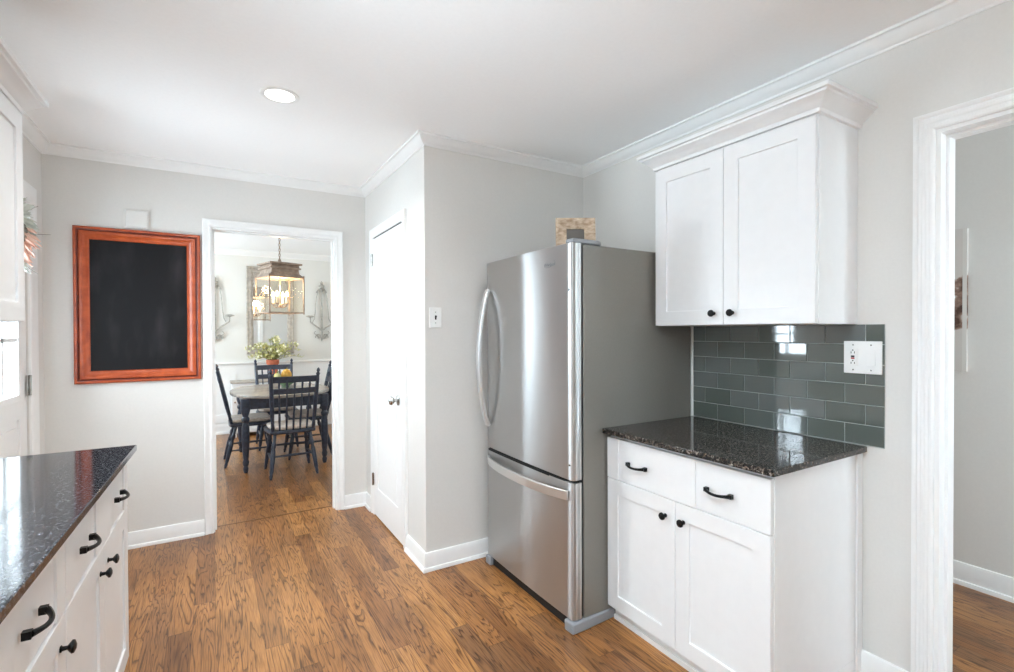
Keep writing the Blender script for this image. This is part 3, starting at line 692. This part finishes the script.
# hinge cover, feet, kick grille
MB().prism([(FX+0.010, FY0+0.006), (FX+0.006, FY0+0.055), (FX+0.03, FY0+0.085), (FX+0.17, FY0+0.075), (FX+0.19, FY0+0.02), (FX+0.16, FY0+0.006)], 1.7682, 1.790).build('hinge_cover', M['grey_plastic'], fr, 0.008, seg=3)
MB().prism([(FX-0.010, FY0-0.012), (FX-0.014, FY0+0.05), (FX+0.06, FY0+0.06), (FX+0.30, FY0+0.06), (FX+0.31, FY0+0.004), (FX+0.06, FY0-0.012)], 0.0, 0.050).build('foot', M['grey_plastic'], fr, 0.008, seg=3)
MB().prism([(FX-0.010, FY1-0.052), (FX-0.010, FY1+0.004), (FX+0.20, FY1+0.004), (FX+0.20, FY1-0.052)], 0.0, 0.050).build('foot', M['grey_plastic'], fr, 0.008, seg=3)
MB().box(FX+0.012, FY0+0.06, 0.003, FX+0.062, FY1-0.052, 0.054).build('kick_grille', M['gasket'], fr, smooth=False)  # black grille set forward, also stands for the shade under the drawer
# maker's mark: script word with a ring swept round it
bx = FX-0.0040
cu = bpy.data.curves.new('badge', 'FONT'); cu.body = 'Whirlpool'; cu.size = 0.021; cu.shear = 0.25; cu.extrude = 0.0006; cu.align_x = 'CENTER'; cu.align_y = 'CENTER'
tmp = bpy.data.objects.new('badge', cu); COL.objects.link(tmp)
bpy.context.view_layer.update()
me = bpy.data.meshes.new_from_object(tmp.evaluated_get(bpy.context.evaluated_depsgraph_get())); bpy.data.objects.remove(tmp)
bc = Vector((bx, 1.905, 1.685))
for v in me.vertices: v.co = Vector((bc.x - v.co.z - 0.0008 , bc.y - v.co.x, bc.z + v.co.y)) - fr.location
me.materials.clear(); me.materials.append(M['grey_plastic'])
badge = bpy.data.objects.new('badge', me); COL.objects.link(badge); badge.parent = door
pts = [(bx-0.0012, bc.y-0.042*cos(a), bc.z+0.004+0.015*sin(a)+0.006*cos(a)) for a in [R(d) for d in range(-250, 60, 10)]]
MB().tube(pts, [0.0003+0.0007*sin(pi*k/(len(pts)-1)) for k in range(len(pts))], 6).build('badge_ring', M['grey_plastic'], door)

# small picture frame on top of the refrigerator
pf = thing('picture_frame', (1.555, 1.925, 1.7655), 'small rustic wooden picture frame standing on the refrigerator', 'picture frame', None, R(-31))
W2, H2 = 0.098, 0.162
tl = lambda u, v, h: (u, -h*cos(0.14)+v*sin(0.14), 0.004+v*cos(0.14)+h*sin(0.14))
MB().sweep([(-W2, 0), (W2, 0), (W2, H2), (-W2, H2)], [(0, 0), (0, 0.022), (0.010, 0.024), (0.046, 0.014), (0.054, 0.010), (0.054, 0)], tl, True).build('frame', M['rustic'], pf, angle=25, local=True)
MB().prism([(-W2+0.05, 0.05), (W2-0.05, 0.05), (W2-0.05, H2-0.05), (-W2+0.05, H2-0.05)], 0.002, 0.006, tl).build('picture', mat('photo_print', (104, 98, 92), 0.3), pf, smooth=False, local=True)
MB().prism([(-0.03, 0.004), (0.03, 0.004), (0.02, 0.11), (-0.02, 0.11)], -0.004, -0.001, lambda u, v, h: (u, 0.006+v*sin(-0.2)*-1+0.02*(1-v/0.11)*2 - 0.012, v)).build('easel_back', M['dark_slot'], pf, smooth=False, local=True)

# ------------------------------------------------------------------ hall picture
hp = thing('hall_picture', (HX-0.02, 1.12, 1.146), 'narrow pale canvas with brown bark print on the hall wall', 'picture')
MB().box(HX-0.024, 0.977, 1.146, HX-0.0005, 1.277, 1.908).build('canvas', M['birch'], hp, 0.002)
MB().box(HX-0.0246, 0.976, 1.145, HX-0.0236, 0.994, 1.909).build('edge_band', mat('canvas_edge', (222, 219, 214), 0.7), hp, smooth=False)

# ------------------------------------------------------------------ wreath on the glazed door
wr = thing('wreath', (XL+0.03, 3.20, 1.68), 'dried wreath of coral and sage leaves hung on the glazed door', 'wreath')
wc = Vector((XL+0.045, 3.205, 1.835)); wR = 0.135
ringp = [(wc.x+0.012*sin(5*a), wc.y+wR*cos(a), wc.z+wR*sin(a)) for a in [2*pi*k/40 for k in range(41)]]
MB().tube(ringp, 0.016, 8).build('vine_ring', M['twig'], wr)
def leaf(mb, p, d, nrm, ln, wd):
    d = Vector(d).normalized(); nrm = Vector(nrm); s_ = d.cross(nrm).normalized(); nrm = s_.cross(d).normalized(); p = Vector(p); K = 5; vs = []; th = 0.0016
    for k in range(K+1):
        t_ = k/K; wdt = wd*sin(pi*min(0.98, t_*0.9+0.07)); c = p + d*ln*t_ + nrm*ln*0.22*t_*t_
        vs += [c - s_*wdt/2 + nrm*0.15*wdt, c, c + s_*wdt/2 + nrm*0.15*wdt, c - nrm*th]
    fs = []
    for k in range(K):
        a = k*4; b = a+4
        fs += [(a, a+1, b+1, b), (a+1, a+2, b+2, b+1), (a+2, a+3, b+3, b+2), (a+3, a, b, b+3)]
    fs += [(0, 3, 2, 1), (K*4, K*4+1, K*4+2, K*4+3)]
    mb.add(vs, fs)
mc, ms = MB(), MB()
for k in range(170):
    a = random.uniform(0, 2*pi); deg = math.degrees(a) % 360
    rr_ = wR + random.uniform(-0.02, 0.02)
    p = (wc.x+random.uniform(0.0, 0.02), wc.y+rr_*cos(a), wc.z+rr_*sin(a))
    out = random.uniform(0.0, 0.45); d = (random.uniform(0.1, 0.6), cos(a)*out + sin(a)*0.7, sin(a)*out - cos(a)*0.7)
    coral = (deg > 300 or deg < 35) if random.random() < 0.9 else (deg > 200)
    leaf(mc if coral else ms, p, d, (1, random.uniform(-.5, .5), random.uniform(-.5, .5)), random.uniform(0.05, 0.085), random.uniform(0.014, 0.026))
mc.build('coral_leaves', M['coral'], wr, weld=False)['label'] = 'coral dried leaves'
ms.build('sage_leaves', M['sage'], wr, weld=False)['label'] = 'grey-green dried leaves'
for a, ln in ((R(12), 0.12), (R(58), 0.07), (R(-62), 0.07)):
    p0 = Vector((wc.x+0.02, wc.y+wR*cos(a), wc.z+wR*sin(a))); dd = Vector((0.45, cos(a), sin(a)*0.9)).normalized()
    MB().tube([p0 + dd*ln*t_ + Vector((0.02*t_*t_, 0, 0)) for t_ in (0, .33, .66, 1)], [0.0022, 0.002, 0.0016, 0.001], 6).build('twig', M['twig'], wr)

# ------------------------------------------------------------------ dining room furniture
LEGP = [(0, .016), (.03, .022), (.06, .025), (.09, .018), (.11, .026), (.15, .030), (.18, .022), (.22, .027), (.45, .036), (.62, .033), (.68, .024), (.70, .034), (.73, .036), (.76, .024), (.80, .034), (.84, .042), (.86, .042), (1, .042)]
dt = thing('dining_table', (0.63, 5.87, 0), 'oval dining table with a greyed wood top and dark turned legs', 'table')
def oval(a, b, n=64, p=2.3): return [(0.63+a*math.copysign(abs(cos(t_))**(2/p), cos(t_)), 5.87+b*math.copysign(abs(sin(t_))**(2/p), sin(t_))) for t_ in [2*pi*k/n for k in range(n)]]
MB().prism(oval(0.485, 0.635), 0.722, 0.75).build('tabletop', M['tabletop'], dt, 0.006, seg=3)
MB().box(0.25, 5.37, 0.615, 1.01, 5.395, 0.7215).box(0.25, 6.345, 0.615, 1.01, 6.37, 0.7215).box(0.25, 5.395, 0.615, 0.275, 6.345, 0.7215).box(0.985, 5.395, 0.615, 1.01, 6.345, 0.7215).build('apron', M['navy'], dt, 0.002)
for lx in (0.265, 0.995):
    for ly in (5.385, 6.355): MB().turned((lx, ly, 0), (lx, ly, 0.7215), LEGP, 16).build('leg', M['navy'], dt)

def make_chair(label, loc, rz):
    t = thing('dining_chair', loc, label, 'chair', 'dark spindle-back chairs at the dining table', rz)
    # local: sitter faces +y, back at -y
    seat = [(-.20, -.19), (-.12, -.205), (.12, -.205), (.20, -.19), (.225, .0), (.225, .13), (.18, .205), (-.18, .205), (-.225, .13), (-.225, .0)]
    MB().prism(seat, 0.405, 0.440).build('seat', M['navy'], t, 0.012, local=True, seg=3)
    MB().prism([(a*0.9, b*0.9) for a, b in seat], 0.441, 0.476).build('cushion', M['cushion'], t, 0.015, local=True, seg=3)
    TP = [(0, .010), (.04, .012), (.08, .016), (.12, .013), (.16, .017), (.45, .022), (.60, .019), (.66, .014), (.70, .020), (.76, .020), (.80, .014), (1, .016)]
    for sx, sy in ((-1, -1), (1, -1), (-1, 1), (1, 1)):
        top = (sx*0.155, sy*0.14, 0.41); bot = (sx*0.205, sy*0.205 - (0.035 if sy < 0 else 0), 0.0)
        MB().turned(bot, top, TP, 12).build('leg', M['navy'], t, local=True)
    def at(sx, sy, z):
        k = z/0.41; return (sx*(0.205-0.05*k), sy*(0.205-0.065*k) - (0.035*(1-k) if sy < 0 else 0), z)
    SP = [(0, .007), (.15, .009), (.5, .013), (.85, .009), (1, .007)]
    for z, pairs in ((0.235, ((-1, 1), (1, 1))), (0.20, ((-1, -1), (1, -1)))):
        MB().turned(at(*pairs[0], z), at(*pairs[1], z), SP, 10).build('stretcher', M['navy'], t, local=True)
    for sx in (-1, 1): MB().turned(at(sx, -1, 0.165), at(sx, 1, 0.165), SP, 10).build('stretcher', M['navy'], t, local=True)
    PP = [(0, .014), (.06, .018), (.12, .014), (.30, .019), (.60, .019), (.80, .017), (.88, .014), (.905, .019), (.93, .010), (.955, .017), (.98, .012), (1, .004)]
    def post(sx, k): return Vector((sx*(0.178+0.030*k), -0.180-0.105*k-0.025*k*k, 0.435+0.595*k))
    for sx in (-1, 1):
        MB().turned(post(sx, 0), post(sx, 1), PP, 12).build('post', M['navy'], t, local=True)
    def rail(z0, z1, name, bow=0.018):
        k0, k1 = (z0-0.435)/0.595, (z1-0.435)/0.595; vs, fs = [], []; n = 10
        for i in range(n+1):
            f = i/n; bw = -bow*(1-(2*f-1)**2)
            for k, zz in ((k0, z0), (k1, z1)):
                a, b = post(-1, k), post(1, k); p = a.lerp(b, f)
                for d in (-0.008, 0.008): vs.append((p.x, p.y+bw+d, zz))
        for i in range(n):
            a = i*4; b = a+4
            fs += [(a, b, b+2, a+2), (a+1, a+3, b+3, b+1), (a+2, b+2, b+3, a+3), (a, a+1, b+1, b)]
        fs += [(0, 2, 3, 1), (n*4, n*4+1, n*4+3, n*4+2)]
        MB().add(vs, fs).build(name, M['navy'], t, 0.003, local=True)
    rail(0.898, 0.957, 'crest_rail'); rail(0.790, 0.844, 'middle_rail')
    for i in range(5):
        f = (i+1)/6; bw = -0.018*(1-(2*f-1)**2)
        def pt(z, bb):
            k = (z-0.435)/0.595; p = post(-1, k).lerp(post(1, k), f); return (p.x, p.y+bb, z)
        MB().turned(pt(0.438, 0.0), pt(0.793, bw), [(0, .008), (.3, .011), (.6, .009), (1, .007)], 8).build('spindle', M['navy'], t, local=True)
        MB().turned(pt(0.842, bw), pt(0.901, bw), [(0, .008), (.5, .010), (1, .008)], 8).build('short_spindle', M['navy'], t, local=True)
    return t
ch = make_chair('dark spindle-back chair with its back to the viewer at the near side of the table', (0.648, 5.235, 0), R(1))
def another(label, loc, rz):
    c = copy_tree(ch); c.location = loc; c.rotation_euler = (0, 0, rz); c['label'] = label; return c
another('dark spindle-back chair at the left end of the table, seen from the side', (0.335, 5.880, 0), R(-90))
another('dark spindle-back chair at the far side of the table, before the potted plant', (0.655, 6.50, 0), R(180))
another('dark chair at the right end of the table, mostly hidden by the door casing', (0.893, 5.88, 0), R(90))

# bowl with gourds
bw_ = thing('bowl', (0.70, 6.0, 0.75), 'pale green glass bowl on the dining table', 'bowl')
prof = [(0.0, 0.045), (0.06, 0.048), (0.10, 0.03), (0.22, 0.05), (0.6, 0.11), (1.0, 0.135), (0.98, 0.128), (0.6, 0.10), (0.25, 0.04), (0.18, 0.005)]
MB().turned((0.70, 6.0, 0.7505), (0.70, 6.0, 0.8505), prof, 28).build('vessel', M['green_glass'], bw_, weld=False)
def gourd(c, r, h, m, label, ribs):
    t = thing('gourd', (c[0], c[1], c[2]-h/2), label, 'gourd', 'gourds in the green bowl')
    MB().ball(c, r, r, h/2, 30, 12, ribs, 0.12).build('flesh', m, t)
    MB().tube([(c[0], c[1], c[2]+h*0.46), (c[0]+0.004, c[1], c[2]+h*0.46+0.012), (c[0]+0.012, c[1]+0.003, c[2]+h*0.46+0.02)], [0.007, 0.005, 0.006], 8).build('stem', M['stem'], t)
gourd((0.705, 6.00, 0.885), 0.058, 0.135, M['pumpkin'], 'ribbed orange gourd on top of the green bowl', 10)
gourd((0.615, 5.985, 0.870), 0.036, 0.085, M['pale_gourd'], 'pale green gourd left of the orange one', 6)
gourd((0.615, 6.065, 0.872), 0.034, 0.07, M['yellow_gourd'], 'small yellow gourd behind the pale green one', 8)

# sideboard below the mirror
sb = thing('sideboard', (0.66, 7.40, 0), 'low white sideboard against the wainscot behind the dining table', 'sideboard')
S0, S1, SY0, SY1 = 0.19, 1.17, 7.24, 7.555
MB().box(S0+0.015, SY0+0.022, 0.05, S1-0.015, SY1, 0.700).build('carcass', M['cabinet'], sb, 0.002)
MB().box(S0, SY0, 0.7005, S1, SY1+0.003, 0.722).build('top', M['mirror_frame'], sb, 0.004)
for x_ in (S0+0.03, S1-0.07):
    for y_ in (SY0+0.03, SY1-0.05): MB().frustum((x_+0.02, y_+0.01), 0.03, 0.03, 0.0, 0.04, 0.04, 0.0495).build('foot', M['cabinet'], sb)
for i in range(3):
    a = S0+0.02+i*0.3145; b = a+0.311
    d = MB().relief([a, a+0.05, b-0.05, b], [0.06, 0.11, 0.64, 0.69], lambda u, v: 0.008 if in_(u, a+0.05, b-0.05) and in_(v, 0.11, 0.64) else 0, 0.02, lambda u, v, dd: (u, SY0+0.001+dd, v)).build('door', M['cabinet'], sb, 0.001)
    MB().turned((a+0.03, SY0+0.002, 0.46), (a+0.03, SY0-0.022, 0.46), [(0, .006), (.4, .005), (.6, .012), (1, .008)], 12).build('knob', M['pewter'], d)

# potted plant
pp = thing('potted_plant', (0.70, 7.40, 0.7225), 'pale flowering plant in a terracotta pot on the sideboard', 'plant')
pc = (0.70, 7.40)
MB().turned((*pc, 0.7225), (*pc, 0.992), [(0, .054), (.78, .070), (.78, .080), (.99, .083), (1, .083), (1, .072), (.94, .072)], 28).build('pot', M['terracotta'], pp, angle=30)
MB().turned((*pc, 0.965), (*pc, 0.978), [(0, .072), (1, .060)], 20).build('soil', M['soil'], pp)
mst, mlf, mfl = MB(), MB(), MB()
for k in range(40):
    a = random.uniform(0, 2*pi); reach = random.uniform(0.08, 0.36); rise = random.uniform(0.04, 0.26) * (1.15 - reach*1.6)
    ry = 0.42 if sin(a) > 0 else 0.9
    p0 = Vector((pc[0]+0.03*cos(a), pc[1]+0.03*sin(a), 0.975)); pts = []
    for j in range(7):
        t_ = j/6
        pts.append(p0 + Vector((cos(a)*reach*t_, sin(a)*reach*t_*ry*0.75, rise*sin(pi*0.62*t_)*1.4 + 0.03*t_ - 0.05*t_*t_)))
    mst.tube(pts, [0.003-0.0003*j for j in range(7)], 5)
    for j in range(1, 7):
        for q in range(3):
            b_ = random.uniform(0, 2*pi); d = (cos(b_), sin(b_)*0.6, random.uniform(-0.2, 0.9))
            leaf(mlf, pts[j], d, (0, -0.5, 1), random.uniform(0.035, 0.06), random.uniform(0.010, 0.018))
    if random.random() < 0.75:
        for q in range(2):
            c = pts[-1 - q] + Vector((random.uniform(-.015, .015), random.uniform(-.02, .005), random.uniform(0, .025)))
            mfl.ball(c, random.uniform(0.010, 0.017), None, None, 8, 5)
mst.build('stems', M['stem'], pp, weld=False); mlf.build('leaves', M['leaf'], pp, weld=False); mfl.build('blossoms', M['flower'], pp, weld=False)

# wall mirror
mi = thing('wall_mirror', (0.695, DY-0.02, 1.07), 'tall mirror in a carved greywashed frame on the dining room wall', 'mirror')
m0, m1, mz0, mz1 = 0.395, 0.995, 1.065, 2.272; MY = DY-0.0005; fw_ = 0.085
arch = []
for k in range(25):
    a = pi*k/24; arch.append((0.695+(0.3-fw_)*cos(a), 1.98+0.20*sin(a)))
inner = [(m1-fw_, mz0+fw_)] + arch + [(m0+fw_, mz0+fw_)]
outer = []
for (u, v) in inner:
    pass
mb = MB()
mb.sweep([(m0, mz0), (m1, mz0), (m1, mz1), (m0, mz1)], [(0, 0), (0, 0.026), (0.012, 0.034), (0.030, 0.028), (0.055, 0.032), (0.075, 0.024), (fw_, 0.016), (fw_, 0)], lambda u, v, h: (u, MY-h, v), True)
mb.build('frame', M['mirror_frame'], mi, angle=25)
mb = MB()
for sgn in (-1, 1):                     # spandrels that turn the glass into an arch
    pts = [(0.695+sgn*(0.3-fw_+0.004), 1.98)] + [(0.695+sgn*(0.3-fw_)*cos(a), 1.98+0.20*sin(a)) for a in [pi/2*k/12 for k in range(13)]] + [(0.695, mz1-fw_+0.004), (0.695+sgn*(0.3-fw_+0.004), mz1-fw_+0.004)]
    mb.prism(pts, 0.004, 0.020, lambda u, v, h: (u, MY-h, v))
mb.build('arched_spandrel', M['mirror_frame'], mi, smooth=False)
mb = MB()                               # carved scrolls in the corners and along the head
for sgn in (-1, 1):
    for k, (u, v, r_) in enumerate([(0.235, 2.225, 0.030), (0.17, 2.232, 0.022), (0.10, 2.236, 0.020), (0.26, 2.16, 0.024), (0.262, 2.09, 0.018), (0.19, 2.165, 0.018)]):
        sp_ = [(0.695+sgn*(u + r_*(1-j/22)*cos(j*0.55+k)), MY-0.036, v + r_*(1-j/22)*sin(j*0.55+k)) for j in range(20)]
        mb.tube(sp_, 0.006, 6)
mb.turned((0.695, MY-0.03, 2.235), (0.695, MY-0.05, 2.235), [(0, .028), (.5, .026), (1, .008)], 14)
mb.build('carving', M['mirror_frame'], mi, weld=False)
MB().box(m0+0.07, MY-0.008, mz0+0.07, m1-0.07, MY-0.003, mz1-0.07).build('glass', M['mirror'], mi, smooth=False)

# iron wall sconces
def make_sconce(label, x):
    t = thing('wall_sconce', (x, DY-0.002, 1.26), label, 'sconce', 'iron candle sconces beside the mirror')
    f = lambda u, v, w_=0.02: (u, -w_, v)
    MB().tube([f(0, 0.10), f(0, 0.40), f(0, 0.72)], [0.014, 0.012, 0.009], 8).build('stem', M['iron'], t, local=True)
    mb = MB()
    for s in (-1, 1):
        mb.tube([f(s*0.05, 0.70), f(s*0.075, 0.60), f(s*0.085, 0.45), f(s*0.10, 0.30), f(s*0.13, 0.24)], 0.006, 8)
    mb.build('side_wires', M['iron'], t, local=True, weld=False)
    mb = MB().turned(f(0, 0.70), f(0, 0.85), [(0, .020), (.25, .052), (.35, .034), (.55, .040), (.7, .016), (.85, .022), (1, .003)], 12)
    mb.tube([f(-0.07, 0.68), f(-0.04, 0.735), f(0, 0.70), f(0.04, 0.735), f(0.07, 0.68)], 0.010, 8)
    mb.build('finial', M['iron'], t, local=True, weld=False)
    for s in (-1, 1):
        a = MB().tube([f(0, 0.12), f(s*0.05, 0.17, .04), f(s*0.11, 0.21, .07), f(s*0.165, 0.25, .09), f(s*0.17, 0.315, .09)], [0.012, 0.011, 0.010, 0.010, 0.009], 8).build('arm', M['iron'], t, local=True)
        MB().turned(f(s*0.17, 0.315, .09), f(s*0.17, 0.345, .09), [(0, .012), (.4, .056), (.6, .056), (1, .028)], 14).build('candle_cup', M['iron'], a, local=True)
    mb = MB()
    for s in (-1, 1):
        mb.tube([f(s*(0.045+0.045*(1-j/16)*cos(j*0.45-0.3)) , 0.035+0.05*(1-j/16)*sin(j*0.45-0.3)) for j in range(14)], 0.008, 8)
        mb.tube([f(s*0.02, 0.02), f(s*0.075, 0.055), f(s*0.105, 0.095), f(s*0.085, 0.12)], 0.007, 8)
    mb.turned(f(0, -0.03), f(0, 0.11), [(0, .004), (.3, .018), (.6, .008), (1, .016)], 10)
    mb.build('scroll_tail', M['iron'], t, local=True, weld=False)
    return t
sc1 = make_sconce('grey iron sconce on the dining wall to the right of the mirror', 1.372)
sc2 = copy_tree(sc1); sc2.location.x = 0.025; sc2['label'] = 'grey iron sconce left of the mirror, half hidden by the door casing'

# hanging lantern
la_ = thing('pendant_lantern', (0.631, 5.87, 1.57), 'square glass lantern with a stepped brown metal roof hanging over the table', 'lantern', None, R(16.5))
LZ0, LZ1, S = 0.0, 0.392, 0.376; b_ = 0.012; h = S/2
mb = MB()
for z in (LZ0, LZ1-0.012):
    mb.box(-h, -h, z, h, -h+b_, z+0.012).box(-h, h-b_, z, h, h, z+0.012).box(-h, -h, z, -h+b_, h, z+0.012).box(h-b_, -h, z, h, h, z+0.012)
for sx in (-1, 1):
    for sy in (-1, 1):
        mb.box(sx*h, sy*h, LZ0, sx*(h-b_), sy*(h-b_), LZ1); mb.ball((sx*(h-b_/2), sy*(h-b_/2), LZ1+0.008), 0.010, None, None, 8, 6); mb.ball((sx*(h-b_/2), sy*(h-b_/2), LZ0-0.004), 0.009, None, None, 8, 6)
mb.box(-h, -0.006, LZ0, h, 0.006, LZ0+0.008).box(-0.006, -h, LZ0, 0.006, h, LZ0+0.008)
mb.build('frame', M['pewter'], la_, local=True, weld=False)
mb = MB()
for z0, w0, z1, w1 in ((LZ1, S*0.99, LZ1+0.035, 0.300), (LZ1+0.035, 0.300, LZ1+0.085, 0.285), (LZ1+0.085, 0.325, LZ1+0.100, 0.325), (LZ1+0.100, 0.300, LZ1+0.130, 0.290), (LZ1+0.130, 0.345, LZ1+0.148, 0.345), (LZ1+0.148, 0.345, LZ1+0.168, 0.12)):
    mb.frustum((0, 0), w0, w0, z0, w1, w1, z1)
mb.turned((0, 0, LZ1+0.16), (0, 0, LZ1+0.20), [(0, .03), (.5, .018), (1, .012)], 12)
mb.build('roof', M['pewter'], la_, local=True, smooth=False, weld=False)
for ax in range(4):
    a = ax*pi/2; c_, s_ = round(cos(a)), round(sin(a))
    MB().prism([(-h+b_, 0.012), (h-b_, 0.012), (h-b_, LZ1-0.012), (-h+b_, LZ1-0.012)], h-0.008, h-0.005, lambda u, v, w_: (u*c_ - w_*s_, u*s_ + w_*c_, v)).build('pane', M['lantern_glass'], la_, smooth=False, local=True)
MB().tube([(0, 0, 0.08), (0, 0, LZ1+0.03)], 0.006, 8).ball((0, 0, 0.085), 0.016, None, 0.022, 10, 6).build('stem', M['pewter'], la_, local=True, weld=False)
for k in range(4):
    a = pi/4 + k*pi/2; x_, y_ = 0.075*cos(a), 0.075*sin(a)
    arm = MB().tube([(0, 0, 0.085), (x_*0.5, y_*0.5, 0.065), (x_*0.9, y_*0.9, 0.080), (x_, y_, 0.105)], 0.005, 8).turned((x_, y_, 0.100), (x_, y_, 0.112), [(0, .008), (.5, .022), (1, .020)], 12).build('arm', M['pewter'], la_, local=True, weld=False)
    MB().turned((x_, y_, 0.112), (x_, y_, 0.185), [(0, .011), (1, .011)], 12).build('candle', M['candle'], arm, local=True)
    MB().turned((x_, y_, 0.185), (x_, y_, 0.245), [(0, .008), (.3, .017), (.6, .013), (1, .002)], 12).build('bulb', M['bulb'], arm, local=True)
ctop = ZC-1.57-0.0305
mb = MB(); z = LZ1+0.20; k = 0
while z < ctop:
    a = 0 if k % 2 else pi/2
    pts = [(0.009*cos(q_)*cos(a), 0.009*cos(q_)*sin(a), z+0.017+0.019*sin(q_)) for q_ in [2*pi*j/10 for j in range(11)]]
    mb.tube(pts, 0.0034, 6); z += 0.028; k += 1
mb.build('chain', M['pewter'], la_, local=True, weld=False)
MB().turned((0, 0, ctop), (0, 0, ctop+0.030), [(0, .012), (.3, .055), (.8, .065), (1, .065)], 24).build('canopy', M['pewter'], la_, local=True)
pl = bpy.data.lights.new('lantern_glow', 'POINT'); pl.energy = 14; pl.color = (1.0, 0.78, 0.5); pl.shadow_soft_size = 0.05
po = bpy.data.objects.new('lantern_glow', pl); COL.objects.link(po); po.location = (0.631, 5.87, 1.85)
